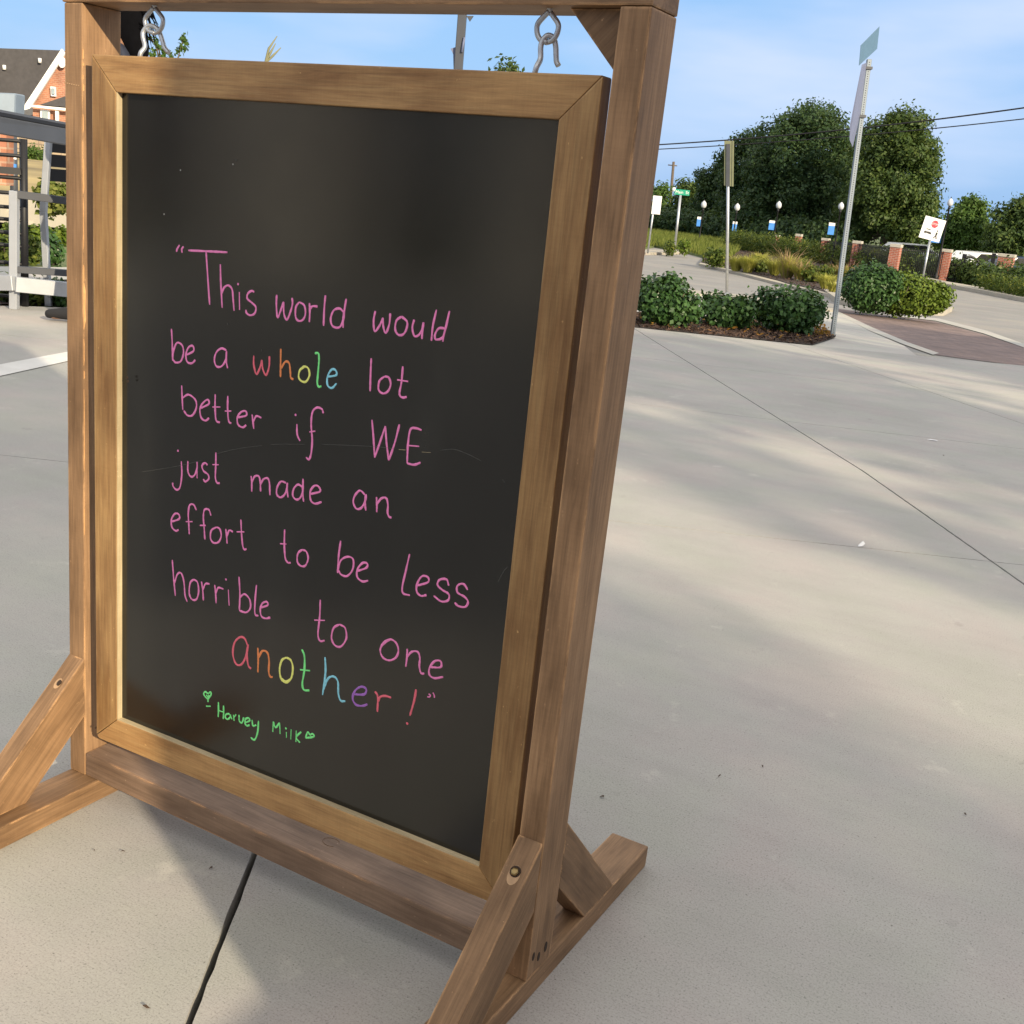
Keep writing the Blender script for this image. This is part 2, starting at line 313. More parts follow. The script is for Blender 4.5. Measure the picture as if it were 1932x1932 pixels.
# ------------------------------------------------------------------ ground and street
def clip(poly, n, c, keep):      # keep the side where keep*(n.p - c) >= 0
    out = []
    for i in range(len(poly)):
        a, b = poly[i], poly[(i + 1) % len(poly)]
        da = keep * (n[0] * a[0] + n[1] * a[1] - c); db = keep * (n[0] * b[0] + n[1] * b[1] - c)
        if da >= 0: out.append(a)
        if (da > 0 > db) or (da < 0 < db):
            t = da / (da - db); out.append((a[0] + (b[0] - a[0]) * t, a[1] + (b[1] - a[1]) * t))
    return out
BREAKS = [4 + i * 5.5 for i in range(7)]
def bands(poly):
    ys = [-1e6] + BREAKS + [1e6]; res = []
    for a, b in zip(ys[:-1], ys[1:]):
        p = clip(clip(poly, (0, 1), a, 1), (0, 1), b, -1)
        if len(p) > 2: res.append(p)
    return res
def sheet(name, pts, off, mat, thick=0.0, label=None, parent=None, kind='structure'):
    bm = bmesh.new(); vs = [bm.verts.new((p[0], p[1], 0)) for p in pts]; bm.faces.new(vs)
    for y in BREAKS: bmesh.ops.bisect_plane(bm, geom=bm.verts[:] + bm.edges[:] + bm.faces[:], plane_co=(0, y, 0), plane_no=(0, 1, 0))
    if thick:
        ex = bmesh.ops.extrude_face_region(bm, geom=bm.faces[:]); 
        for v in [e for e in ex['geom'] if isinstance(e, bmesh.types.BMVert)]: v.co.z += thick
    for v in bm.verts: v.co.z += zg(v.co.y) + off
    bmesh.ops.recalc_face_normals(bm, faces=bm.faces[:])
    me = bpy.data.meshes.new(name); bm.to_mesh(me); bm.free()
    if not thick and me.polygons and me.polygons[0].normal.z < 0: me.flip_normals()
    return link(name, me, mat, parent, None, kind if parent is None else None, label)
def xy(P): return (P.x, P.y)
def gp(l, off=0): return [xy(G(u, v, off)) for u, v in l]

sheet('ground', [(-900, -300), (900, -300), (900, 1500), (-900, 1500)], -.30, M['soil'])
KO = -.12
fence_line = gp([(1215, 440), (1330, 440), (1440, 458), (1560, 478), (1700, 505), (1777, 531), (1932, 556)], KO)
sheet('road', fence_line + [(40, 22), (60, 2), (20, -10), (-60, -10), (-60, 12), (-40, 22)], KO, M['road'])
# the plaza: every slab between two joints is a piece of its own
far = gp([(0, 577), (119, 581), (700, 585), (1188, 617)]) ; right_edge = gp([(1532, 652), (1640, 606 + 40), (1760, 666), (1932, 690)])
fl = far[0]; plaza_poly = [(-14, -9), (24, -9), (24, 4.2)] + [right_edge[3], right_edge[0], far[3], far[0], (-14, fl[1] - 3.0)]
def jline(a, b):
    d = Vector((b[0] - a[0], b[1] - a[1])).normalized(); n = (-d.y, d.x); return n, n[0] * a[0] + n[1] * a[1]
j1 = jline(*gp([(480, 1612), (355, 1932)])); j2 = jline(*gp([(1200, 622), (1932, 1102)])); j3 = jline(*gp([(1160, 983), (1875, 1060)]))
j4 = jline(*gp([(1590, 683), (1932, 800)])); j5 = jline(*gp([(0, 865), (130, 880)]))
joints = [(j1, .0052), (j2, .005), (j3, .0022), (j4, .004)]
for k in (1, 2): joints.append(((j3[0], j3[1] + k * 2.6), .003))
for k in (-1, 1): joints.append(((j3[0], j3[1] - 2.9 * (1.5 + k * .5)), .003))
cells = [plaza_poly]
# only the joint on its own side of the board is cut where the photograph shows it
for (n, c), hw in joints:
    new = []
    for p in cells:
        a = clip(p, n, c + hw, 1); b = clip(p, n, c - hw, -1)
        new += [q for q in (a, b) if len(q) > 2]
    cells = new
plaza = empty('plaza', (0, 0, 0), 'pale broomed concrete plaza', 'x'); del plaza['category']; del plaza['label']; plaza['kind'] = 'structure'
def chip_edge(bm, amt):
    for v in bm.verts: v.co.x += random.uniform(-amt, amt); v.co.y += random.uniform(-amt, amt)
for p in cells:
    bm = bmesh.new(); f = bm.faces.new([bm.verts.new((x, y, 0)) for x, y in p])
    for y in BREAKS: bmesh.ops.bisect_plane(bm, geom=bm.verts[:] + bm.edges[:] + bm.faces[:], plane_co=(0, y, 0), plane_no=(0, 1, 0))
    near = [e for e in bm.edges if e.is_boundary and (e.verts[0].co - e.verts[1].co).length > .5 and min(v.co.length for v in e.verts) < 9]
    bmesh.ops.subdivide_edges(bm, edges=near, cuts=90)
    bv = [v for v in bm.verts if v.is_boundary and v.co.length < 7]
    for v in bv: v.co.x += random.uniform(-.0011, .0011); v.co.y += random.uniform(-.0011, .0011)
    ex = bmesh.ops.extrude_face_region(bm, geom=bm.faces[:]); 
    for v in [e for e in ex['geom'] if isinstance(e, bmesh.types.BMVert)]: v.co.z += .1
    top = [e for e in bm.edges if all(v.co.z > .05 for v in e.verts) and len(e.link_faces) == 2 and min(f_.normal.z if f_.normal.length else 0 for f_ in e.link_faces) < .5]
    for v in bm.verts: v.co.z += zg(v.co.y) - .1
    bmesh.ops.recalc_face_normals(bm, faces=bm.faces[:]); me = bpy.data.meshes.new('slab'); bm.to_mesh(me); bm.free(); link('slab', me, M['slab'], plaza)
sheet('joint_bed', plaza_poly, -.032, M['joint'], parent=plaza)
# painted pale band on the plaza at left
M['band'] = plain('white_painted_concrete', (.62, .61, .58), .8, 0, .08)
sheet('painted_band', gp([(-60, 724), (-60, 700), (180, 655), (180, 671)]), .004, M['band'])
# planting bed in front, with its kerb towards the street
bed1 = gp([(1150, 613), (1190, 617), (1532, 651), (1576, 637), (1558, 622), (1440, 608), (1180, 590)])
sheet('planting_bed', bed1, .004, M['mulch'])
sheet('pavement', gp([(1176, 589), (1440, 607), (1558, 621), (1572, 636), (1490, 658), (1735, 674), (1706, 651), (1640, 623), (1575, 588), (1490, 578), (1380, 563), (1180, 543)]), -.008, M['pale_concrete'])
sheet('kerb', gp([(1180, 543), (1380, 563), (1490, 578), (1575, 588), (1578, 584), (1492, 573), (1382, 556), (1180, 537)]), KO + .01, M['kerb'], .13)
sheet('brick_crossing', gp([(1572, 588), (1640, 622), (1706, 650), (1762, 670), (1932, 692), (2200, 735), (2200, 690), (1932, 657), (1850, 630), (1760, 606), (1690, 598), (1560, 580)], KO), KO + .006, M['pavers'])
sheet('crossing_strip', gp([(1574, 590), (1580, 588), (1646, 619), (1712, 647), (1772, 668), (1760, 671), (1704, 651), (1638, 624)], KO), KO + .012, M['pale_concrete'])
sheet('crossing_strip', gp([(1692, 598), (1765, 606), (1855, 630), (1932, 657), (1932, 650), (1862, 625), (1772, 602), (1700, 595)], KO), KO + .012, M['pale_concrete'])
# traffic island with the long clipped bush
sheet('island', gp([(1545, 548), (1580, 574), (1690, 592), (1780, 596), (1796, 588), (1786, 578), (1700, 545), (1600, 530)], KO), KO, M['kerb'], .12)
far_bed = gp([(1322, 499), (1400, 517), (1470, 535), (1540, 552), (1582, 563), (1604, 548), (1700, 545), (1700, 520), (1480, 485), (1345, 470)], KO)
sheet('planting_bed', far_bed, KO + .05, M['mulch'], .06)
sheet('kerb', gp([(1322, 499), (1400, 517), (1470, 535), (1540, 552), (1582, 563), (1583, 566), (1540, 555), (1468, 538), (1398, 520), (1318, 501)], KO), KO + .004, M['kerb'], .08)
sheet('kerb', gp([(1740, 532), (1780, 541), (1860, 556), (1932, 570), (2100, 600), (2100, 592), (1932, 564), (1860, 550), (1780, 536), (1740, 527)], KO), KO + .004, M['kerb'], .14)
sheet('kerb', gp([(1180, 482), (1262, 481), (1300, 479), (1304, 474), (1262, 476), (1180, 476)], KO), KO + .004, M['kerb'], .12)

# ------------------------------------------------------------------ plants
def leaf_mesh(name, blobs, n, size, fill=.35, seed=0, droop=0, aspect=.55, cl=6, ragged=.10, spread=.8):
    r = np.random.default_rng(seed); B = np.array(blobs, dtype=float); w = (B[:, 3] * B[:, 4] + B[:, 4] * B[:, 5] + B[:, 3] * B[:, 5]); w /= w.sum()
    m_ = max(1, n // cl); k = r.choice(len(B), m_, p=w); d = r.normal(size=(m_, 3)); d /= np.linalg.norm(d, axis=1)[:, None]
    rr = np.clip(1 - np.abs(r.normal(size=m_)) * fill + np.abs(r.normal(size=m_)) * ragged, .1, 1.45)
    c = B[k, :3] + d * B[k, 3:6] * rr[:, None]; n = m_ * cl
    c = np.repeat(c, cl, 0) + r.normal(size=(n, 3)) * size * spread; d = np.repeat(d, cl, 0)
    nrm = d + r.normal(size=(n, 3)) * .55; nrm[:, 2] += .25; nrm /= np.linalg.norm(nrm, axis=1)[:, None]
    a = np.cross(nrm, r.normal(size=(n, 3))); a /= np.linalg.norm(a, axis=1)[:, None]; b = np.cross(nrm, a); a[:, 2] -= droop
    s = size * r.uniform(.6, 1.35, n)[:, None]
    co = np.stack([c - a * s * .5, c + b * s * aspect * .5 + nrm * s * .08, c + a * s * .5, c - b * s * aspect * .5 + nrm * s * .08], 1).reshape(-1, 3)
    return np_mesh(name, co, quads=np.arange(n * 4).reshape(-1, 4))
def blade_mesh(name, n, R, h, w, lean=.5, seed=0, area=None):
    r = np.random.default_rng(seed); an = r.uniform(0, 6.283, n); rad_ = R * np.sqrt(r.uniform(0, 1, n))
    base = np.stack([rad_ * np.cos(an) * (area[0] if area else 1), rad_ * np.sin(an) * (area[1] if area else 1), np.zeros(n)], 1)
    dirn = an + r.normal(size=n) * .6; H = h * r.uniform(.55, 1.1, n); L = H * lean * r.uniform(.3, 1.3, n)
    dv = np.stack([np.cos(dirn), np.sin(dirn), np.zeros(n)], 1); sd = np.stack([-np.sin(dirn + .4), np.cos(dirn + .4), np.zeros(n)], 1) * w / 2
    m_ = base + dv * (L * .35)[:, None]; m_[:, 2] += H * .62; t = base + dv * L[:, None]; t[:, 2] += H * r.uniform(.75, 1.0, n)
    co = np.stack([base - sd, base + sd, m_ + sd * .8, m_ - sd * .8, t], 1).reshape(-1, 3); i = np.arange(n)[:, None] * 5
    tri = np.concatenate([i + [0, 1, 2], i + [0, 2, 3], i + [3, 2, 4]], 0); return np_mesh(name, co, tris=tri)
def bush(u, v, wpx, hpx, mat, label, group, n=2600, leaf=.07, off=0.0, lumps=8, seed=1, name='bush', cat='bush', depth=.8, fill=.28):
    P = G(u, v, off); s = hd(P) / FPX; R = wpx * s / 2; H = hpx * s
    rn = random.Random(seed); bl = [(0, 0, H * .48, R * .82, R * depth, H * .5)]
    for i in range(lumps):
        a = rn.uniform(0, 6.28); q = rn.uniform(.4, .78); bl.append((R * q * math.cos(a), R * q * depth * math.sin(a), H * rn.uniform(.28, .72), R * rn.uniform(.26, .42), R * rn.uniform(.26, .42) * depth, H * rn.uniform(.22, .36)))
    P = P + Vector((ray(u, v).x, ray(u, v).y, 0)).normalized() * R * depth * .75
    P.z = zg(P.y) + off
    e = empty(name, P, label, cat, group)
    link('foliage', leaf_mesh('foliage', bl, n, leaf, fill, seed, cl=4, ragged=.05, spread=.55, aspect=.68), mat, e, T(P))
    mb = MB()
    for i in range(5):
        a = i * 1.3; mb.tube([(0, 0, 0), (R * .25 * math.cos(a), R * .25 * math.sin(a), H * .3), (R * .5 * math.cos(a), R * .5 * math.sin(a), H * .7)], [.02, .014, .006], 6)
    mb.put('stems', M['bark'], e, T(P)); return e
def tree(u, vtop, vbot, wpx, dist, mat, label, group=None, n=7000, leaf=.24, seed=1, lumps=16, name='oak_tree', hide_trunk=False, conical=0):
    s = dist / FPX; B0 = AT(u, (vbot + vtop) / 2, dist); B = Vector((B0.x, B0.y, AT(u, vbot, dist).z)); Tp = AT(u, vtop, dist); gz = zg(B.y) - .1; R = wpx * s / 2 * 1.12; H = Tp.z - B.z; b0 = B.z - gz
    base = Vector((B.x, B.y, gz)); e = empty(name, base, label, 'tree', group); rn = random.Random(seed); bl = []
    for i in range(lumps):
        t = (i + .5) / lumps; a = i * 2.4 + rn.uniform(-.4, .4); zz = b0 + H * (.10 + .80 * t)
        prof = math.sqrt(max(.05, 1 - ((t - .32) / .74) ** 2)) if conical == 0 else (1.05 - .85 * t)
        q = R * prof * rn.uniform(.38, .86); rr = R * rn.uniform(.17, .33) * (.6 + .4 * prof)
        bl.append((q * math.cos(a), q * math.sin(a), zz, rr * 1.15, rr * 1.15, rr * rn.uniform(.7, 1.0)))
    bl.append((0, 0, b0 + H * .5, R * .55, R * .55, H * .36)); bl.append((0, 0, b0 + H * .86, R * .3, R * .3, H * .13))
    link('crown', leaf_mesh('crown', bl, n, leaf, .28, seed, cl=10, ragged=.07, spread=.9), mat, e, T(base))
    mb = MB(); tr = max(.08, R * .075); mb.tube([(0, 0, -.1), (tr * .3, 0, b0 * .6 + .3), (0, tr * .4, b0 + H * .3), (tr * .5, 0, b0 + H * .8)], [tr * 1.25, tr, tr * .7, tr * .2], 8)
    for i, (x, y, z, *_r) in enumerate(bl[:9]): mb.tube([(0, 0, max(.3, b0 + H * .1 + (z - b0) * .25)), (x * .5, y * .5, (z + b0) / 2 + .1), (x, y, z)], [tr * .45, tr * .28, tr * .1], 6)
    mb.put('trunk', M['bark'], e, T(base)); return e

def litter(name, poly, n, size, mat, off, seed, label, cat):
    r = np.random.default_rng(seed); v_ = np.array(poly); a, b = v_.min(0), v_.max(0); p = r.uniform(a, b, (n * 4, 2)); p = p[inside(p[:, 0], p[:, 1], poly)][:n]; n = len(p)
    c = np.column_stack([p, -.03 * np.clip(p[:, 1] - 4, 0, 33) + off + r.uniform(0, size * .5, n)]); x = r.normal(size=(n, 3)); x[:, 2] *= .35; x /= np.linalg.norm(x, axis=1)[:, None]; y = np.cross(x, r.normal(size=(n, 3)) * [.4, .4, 1]); y /= np.linalg.norm(y, axis=1)[:, None]
    sz_ = size * r.uniform(.4, 1.3, (n, 1)); co = np.stack([c - x * sz_ * .5, c + y * sz_ * .2, c + x * sz_ * .5, c - y * sz_ * .2], 1).reshape(-1, 3)
    o = link(name, np_mesh(name, co, quads=np.arange(n * 4).reshape(-1, 4)), mat, None, None, 'stuff'); tag(o, label, cat); return o
def inside(px_, py_, poly):
    c = np.zeros(len(px_), bool); j = len(poly) - 1
    for i in range(len(poly)):
        xi, yi = poly[i]; xj, yj = poly[j]; c ^= ((yi > py_) != (yj > py_)) & (px_ < (xj - xi) * (py_ - yi) / (yj - yi + 1e-9) + xi); j = i
    return c
M['chips'] = foliage('bark_chips', (.03, .02, .015), (.07, .045, .035), (.14, .085, .06), .9, 0)
litter('bark_mulch', bed1, 9000, .05, M['chips'], .008, 3, 'dark bark mulch chips filling the near planting bed', 'mulch')
litter('leaf_litter', bed1, 260, .06, M['orange_leaf'], .03, 4, 'orange and tan fallen leaves on the near mulch bed', 'leaf litter')
litter('bark_mulch', far_bed, 9000, .09, M['chips'], KO + .12, 5, 'dark bark mulch chips of the far bed beyond the road', 'mulch')
gb = 'dark glossy bushes in the near planting bed'
bush(1252, 619, 132, 96, M['bush'], 'rounded dark green bush at the left end of the near mulch bed', gb, 4600, .06, seed=3)
bush(1366, 622, 122, 60, M['bush'], 'low spreading dark green bush with sprigs, middle of the near mulch bed', gb, 4200, .06, seed=4, lumps=7)
bush(1487, 632, 146, 88, M['bush'], 'domed dark green bush beside the tall leaning sign post', gb, 4800, .06, seed=9)
P = G(1545, 634); e = empty('shrub', P, 'small orange and green seedling at the foot of the tall perforated post', 'plant')
link('foliage', leaf_mesh('foliage', [(0, 0, .07, .12, .12, .08), (-.25, -.05, .05, .2, .08, .05)], 170, .05, .5, 5), M['orange_leaf'], e, T(P))
bush(1690, 591, 182, 70, M['bush_yellow'], 'long sunlit clipped bush on the traffic island', None, 13000, .07, KO + .12, lumps=5, seed=12, depth=.42, fill=.14)
bush(1636, 586, 124, 82, M['bush'], 'tall dark end of the planting on the traffic island, behind the tall post', None, 9000, .07, KO + .12, lumps=3, seed=15, depth=.8, fill=.14)
bush(1345, 503, 44, 34, M['hedge'], 'rounded green bush at the left tip of the far mulch bed', None, 1200, .12, KO + .1, seed=20)
gm = 'low green mounds along the far mulch bed'
for i, (u, v, w, h) in enumerate(((1428, 514, 40, 22), (1536, 534, 62, 32), (1500, 508, 60, 20))):
    bush(u, v, w, h, M['hedge'], ('low green mound between the two yellow grass clumps', 'low green mound just left of the tall perforated post', 'low green mound behind the pink-plumed yellow grass')[i], gm, 1000, .12, KO + .1, seed=21 + i)
gg = 'yellow ornamental grasses in the far bed'
for i, (u, v, R, h, lb, pl) in enumerate(((1388, 511, 20, 30, 'short yellow grass clump left of the olive sign post base', 0), (1410, 514, 20, 34, 'yellow grass clump right of the olive sign pole', 0), (1483, 526, 22, 46, 'tallest yellow grass clump with pinkish plumes', 1),
                                   (1556, 546, 18, 30, 'yellow-green grass clump beside the tall perforated post', 0), (1575, 528, 16, 26, 'pale grass clump behind the tall perforated post', 1), (1432, 500, 22, 24, 'pale yellow grass clump at the end of the verge', 0), (1460, 520, 18, 34, 'yellow grass clump left of the tallest one', 0), (1508, 530, 18, 32, 'yellow grass clump right of the tallest one', 1), (1600, 532, 18, 30, 'pale grass clump right of the tall perforated post', 1), (1570, 552, 14, 22, 'low yellow green clump at the foot of the island bush', 0))):
    P = G(u, v, KO + .1); s = hd(P) / FPX; e = empty('grass_clump', P, lb, 'ornamental grass', gg)
    link('blades', blade_mesh('blades', 520, R * s * .35, h * s, .02, .9, 30 + i), M['grass_yellow'], e, T(P))
    if pl: link('plumes', blade_mesh('plumes', 90, R * s * .4, h * s * 1.35, .03, .7, 60 + i), M['plume'], e, T(P))
# long dark hedge, built along its line
def hedge_run(name, pts, h, w, n, leaf, mat, label, cat='hedge', seed=40):
    P0 = Vector((pts[0][0], pts[0][1], zg(pts[0][1]) + KO)); e = empty(name, P0, label, cat); bl = []; r = random.Random(seed)
    for (x0, y0), (x1, y1) in zip(pts[:-1], pts[1:]):
        L = math.hypot(x1 - x0, y1 - y0); k = max(2, int(L / (w * .45)))
        for i in range(k):
            t = i / k; x, y = x0 + (x1 - x0) * t, y0 + (y1 - y0) * t
            bl.append((x - P0.x, y - P0.y, zg(y) + KO - P0.z + h * .5 + r.uniform(-.04, .04) * h, w * .55, w * .55, h * .52 * r.uniform(.95, 1.06)))
    link('foliage', leaf_mesh('foliage', bl, n, leaf, .15, seed, cl=4, ragged=.04), mat, e, T(P0)); return e
hedge_run('hedge', gp([(1375, 470), (1440, 482), (1560, 502), (1700, 527)], KO), 1.15, 1.1, 20000, .12, M['hedge'], 'long dark clipped hedge in front of the brick pillars')
hedge_run('hedge', gp([(1862, 552), (1932, 566), (2040, 586)], KO), .75, .8, 5000, .12, M['hedge'], 'brownish green hedge at the foot of the wide gate pier', seed=44)
# grassy verge up the road
verge = gp([(1180, 478), (1235, 467), (1300, 480), (1345, 492), (1380, 488), (1408, 466), (1340, 446), (1235, 440), (1180, 440)], KO)
sheet('verge', verge, KO, M['soil'], .1)
vs = np.array(verge); x0, y0 = vs.min(0); x1, y1 = vs.max(0)
def inside(px_, py_, poly):
    c = np.zeros(len(px_), bool); j = len(poly) - 1
    for i in range(len(poly)):
        xi, yi = poly[i]; xj, yj = poly[j]; c ^= ((yi > py_) != (yj > py_)) & (px_ < (xj - xi) * (py_ - yi) / (yj - yi + 1e-9) + xi); j = i
    return c
def field_grass(name, poly, n, h, w, mat, z, seed, label=None):
    r = np.random.default_rng(seed); v_ = np.array(poly); a, b = v_.min(0), v_.max(0); p = r.uniform(a, b, (n * 3, 2)); p = p[inside(p[:, 0], p[:, 1], poly)][:n]; n = len(p)
    zz = -.03 * np.clip(p[:, 1] - 4, 0, 33) + z; an = r.uniform(0, 6.28, n); H = h * r.uniform(.5, 1.2, n); sd = np.stack([np.cos(an), np.sin(an), 0 * an], 1) * w / 2
    base = np.column_stack([p, zz]); tip = base + np.stack([np.cos(an * 3) * H * .4, np.sin(an * 3) * H * .4, H], 1)
    co = np.stack([base - sd, base + sd, tip], 1).reshape(-1, 3); o = link(name, np_mesh(name, co, tris=np.arange(n * 3).reshape(-1, 3)), mat, None, None, 'stuff')
    tag(o, label, 'grass'); return o
field_grass('meadow_grass', verge, 26000, .42, .07, M['meadow'], KO + .08, 5, 'long yellow green grass on the roadside verge')
bush(1262, 480, 24, 22, M['hedge'], 'small dark round bush left of the street name sign pole', None, 500, .12, KO + .1, seed=31)
bush(1287, 481, 24, 26, M['bush_yellow'], 'small bright round bush right of the street name sign pole', None, 500, .12, KO + .1, seed=32)

# trees beyond the fence
gt = 'trees beyond the fence'
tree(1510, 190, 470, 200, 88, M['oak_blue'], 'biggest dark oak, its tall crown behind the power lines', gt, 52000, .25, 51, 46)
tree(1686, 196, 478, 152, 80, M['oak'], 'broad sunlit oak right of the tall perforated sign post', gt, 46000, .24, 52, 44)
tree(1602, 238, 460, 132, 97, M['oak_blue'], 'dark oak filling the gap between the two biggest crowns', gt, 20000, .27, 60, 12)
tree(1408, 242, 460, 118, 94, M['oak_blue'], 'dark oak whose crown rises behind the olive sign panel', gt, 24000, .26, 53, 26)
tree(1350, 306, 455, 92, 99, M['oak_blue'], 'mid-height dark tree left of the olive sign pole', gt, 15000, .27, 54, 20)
tree(1302, 342, 446, 84, 105, M['oak'], 'lower tree right behind the green street name sign', gt, 12000, .27, 55, 18)
tree(1245, 345, 440, 56, 114, M['elm'], 'pale green tree farthest left behind the white sign', gt, 3000, .30, 56, 9)
tree(1827, 372, 474, 98, 74, M['elm'], 'bright green pointed tree right of the lamp post', gt, 15000, .22, 57, 22, 'maple_tree', conical=1)
tree(1928, 372, 505, 116, 70, M['oak'], 'grey green tree cut by the right edge of the picture', gt, 15000, .22, 58, 22)
tree(1752, 383, 470, 60, 99, M['elm'], 'small tree peeping between the sunlit oak and the lamp post', gt, 2500, .28, 59, 8)
tree(945, 119, 330, 96, 46, M['oak'], 'green tree top showing just above the chalkboard frame', None, 5200, .22, 61, 14)
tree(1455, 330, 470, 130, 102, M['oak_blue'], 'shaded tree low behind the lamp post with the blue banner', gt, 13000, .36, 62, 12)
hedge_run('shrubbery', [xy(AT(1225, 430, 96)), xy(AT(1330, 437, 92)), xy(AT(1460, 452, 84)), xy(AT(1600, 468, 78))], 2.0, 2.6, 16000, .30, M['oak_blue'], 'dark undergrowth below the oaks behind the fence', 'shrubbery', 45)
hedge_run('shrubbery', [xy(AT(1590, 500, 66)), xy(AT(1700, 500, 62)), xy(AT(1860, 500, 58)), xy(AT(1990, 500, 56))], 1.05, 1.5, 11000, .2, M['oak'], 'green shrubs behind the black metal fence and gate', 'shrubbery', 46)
# saplings behind the chalkboard
P = G(300, 560); zt = top_z(P, 300, 62); e = empty('sapling', P, 'young tree with small light leaves behind the left hook', 'tree'); r_ = random.Random(5); bl = []
D = hd(P)
for (u, v) in ((286, 72), (297, 82), (292, 92), (306, 90), (288, 104), (311, 99), (322, 106), (300, 108), (345, 72), (349, 78), (340, 90), (337, 100), (346, 93), (310, 120), (330, 125), (300, 135)):
    q = AT(u, v, D) - P; bl.append((q.x, q.y, q.z, .028, .028, .035))
link('leaves', leaf_mesh('leaves', bl, 260, .042, .5, 6, cl=1, spread=.2), M['elm'], e, T(P))
mb = MB(); mb.tube([(0, 0, 0), (.02, 0, 1.0), tuple(AT(306, 130, D) - P), tuple(AT(300, 92, D) - P)], [.03, .022, .012, .004], 6)
for u, v, a, b in ((345, 74, 322, 140), (286, 72, 300, 115), (322, 104, 306, 130)): mb.tube([tuple(AT(a, b, D) - P), tuple(AT((u + a) / 2 + 3, (v + b) / 2, D) - P), tuple(AT(u, v, D) - P)], [.008, .006, .003], 5)
mb.put('stem', M['bark'], e, T(P))
P = G(505, 700); D = hd(P); e = empty('tall_grass', P, 'three feathery yellow grass stems above the middle of the frame', 'ornamental grass')
M['dry_plume'] = foliage('dry_plume', (.22, .22, .12), (.33, .32, .20), (.44, .42, .30), .7, .3)
for top, mid_ in (((523, 68), (507, 92)), ((530, 90), (514, 106)), ((520, 82), (510, 100))):
    mb = MB(); mb.tube([(0, 0, 0), tuple(AT(503, 200, D) - P), tuple(AT(500, 120, D) - P), tuple(AT(*mid_, D) - P), tuple(AT(*top, D) - P)], [.005, .004, .0055, .006, .002], 6); mb.put('plume', M['dry_plume'], e, T(P))

# ------------------------------------------------------------------ fence, pillars, gate, lamps
pil = []
for i, (u, vt, vb, w, lb) in enumerate(((1463, 443, 470, 8, 'farthest brick pillar, under the left lamp post with a banner'), (1503, 441, 474, 10, 'shaded brick pillar left of a tree trunk'), (1554, 449, 478, 12, 'brick pillar left of the tall perforated sign post'),
                                 (1614, 454, 484, 14, 'brick pillar right of the tall perforated sign post'), (1685, 460, 500, 17, 'brick pillar above the right end of the long hedge'), (1776, 469, 531, 15, 'tall sunlit brick pillar at the gate beside the lamp post'), (1888, 478, 541, 24, 'wide dark brick gate pier with a slate cap at the right edge'))):
    d = {0: 71, 1: 67, 2: 63, 3: 59, 4: 55}.get(i); P = G(u, vb, KO) if d is None else AT(u, vb, d); P.z = zg(P.y) + KO; D = hd(P); s = D / FPX; zt = AT(u, vt, D).z; W2 = w * s / 2
    e = empty('brick_pillar', P, lb, 'pillar', 'brick pillars of the far fence'); h = zt - P.z
    MB().box((-W2, -W2, 0), (W2, W2, h * .91)).put('shaft', M['brick'], e, T(P)); MB().box((-W2 * 1.12, -W2 * 1.12, h * .91), (W2 * 1.12, W2 * 1.12, h)).bevel(.01).put('cap', M['stone'], e, T(P))
    pil.append((P, h, W2))
fe = empty('metal_fence', pil[2][0], 'black metal picket fence between the brick pillars', 'fence')
pk = MB().box((-.018, -.018, 0), (.018, .018, 1.0)).mesh('picket'); cnt = 0
for (A, ha, wa), (B, hb, wb) in zip(pil[2:5], pil[3:6]):
    L = (B - A).length; n = min(60, int(L / .14))
    for k in range(1, n):
        t = k / n; p = A.lerp(B, t); o = link('picket', pk, M['black'], fe, T(p) @ Matrix.Diagonal((1, 1, (ha + (hb - ha) * t) * .92, 1))); cnt += 1
    for f in (.16, .86):
        a, b = A + Vector((0, 0, ha * f)), B + Vector((0, 0, hb * f)); MB().tube([a, b], .02, 4).put('rail', M['black'], fe)
# gate between the lamp and the wide pier
gA, gB = pil[5][0], pil[6][0]; ge_ = empty('metal_gate', gA.lerp(gB, .5), 'black metal gate with an arched top between the two gate piers', 'gate')
for t in (.30, .78): p = gA.lerp(gB, t); MB().box((-.085, -.085, 0), (.085, .085, (AT(1827, 480, hd(p)).z - p.z) * (1.0 if t < .5 else 1.12))).put('post', M['black'], ge_, T(p))
n = 22
for k in range(1, n):
    t = k / n; p = gA.lerp(gB, t); hgt = (top_z(p, 1830, 497) - p.z) * (.92 + (.12 if .3 < t < .6 else 0)); link('picket', pk, M['black'], ge_, T(p) @ Matrix.Diagonal((1, 1, hgt, 1)))
p0, p1 = gA.lerp(gB, .30), gA.lerp(gB, .58); hz = top_z(p0, 1815, 484) - p0.z
MB().tube([p0.lerp(p1, t) + Vector((0, 0, hz * (.80 + .22 * math.sin(math.pi * min(1, .25 + .75 * t))))) for t in [i / 10 for i in range(11)]], .06, 6).put('arch', M['black'], ge_)
for f in (.12, .7): MB().tube([gA + Vector((0, 0, hz * f)), gB + Vector((0, 0, hz * f))], .02, 4).put('rail', M['black'], ge_)
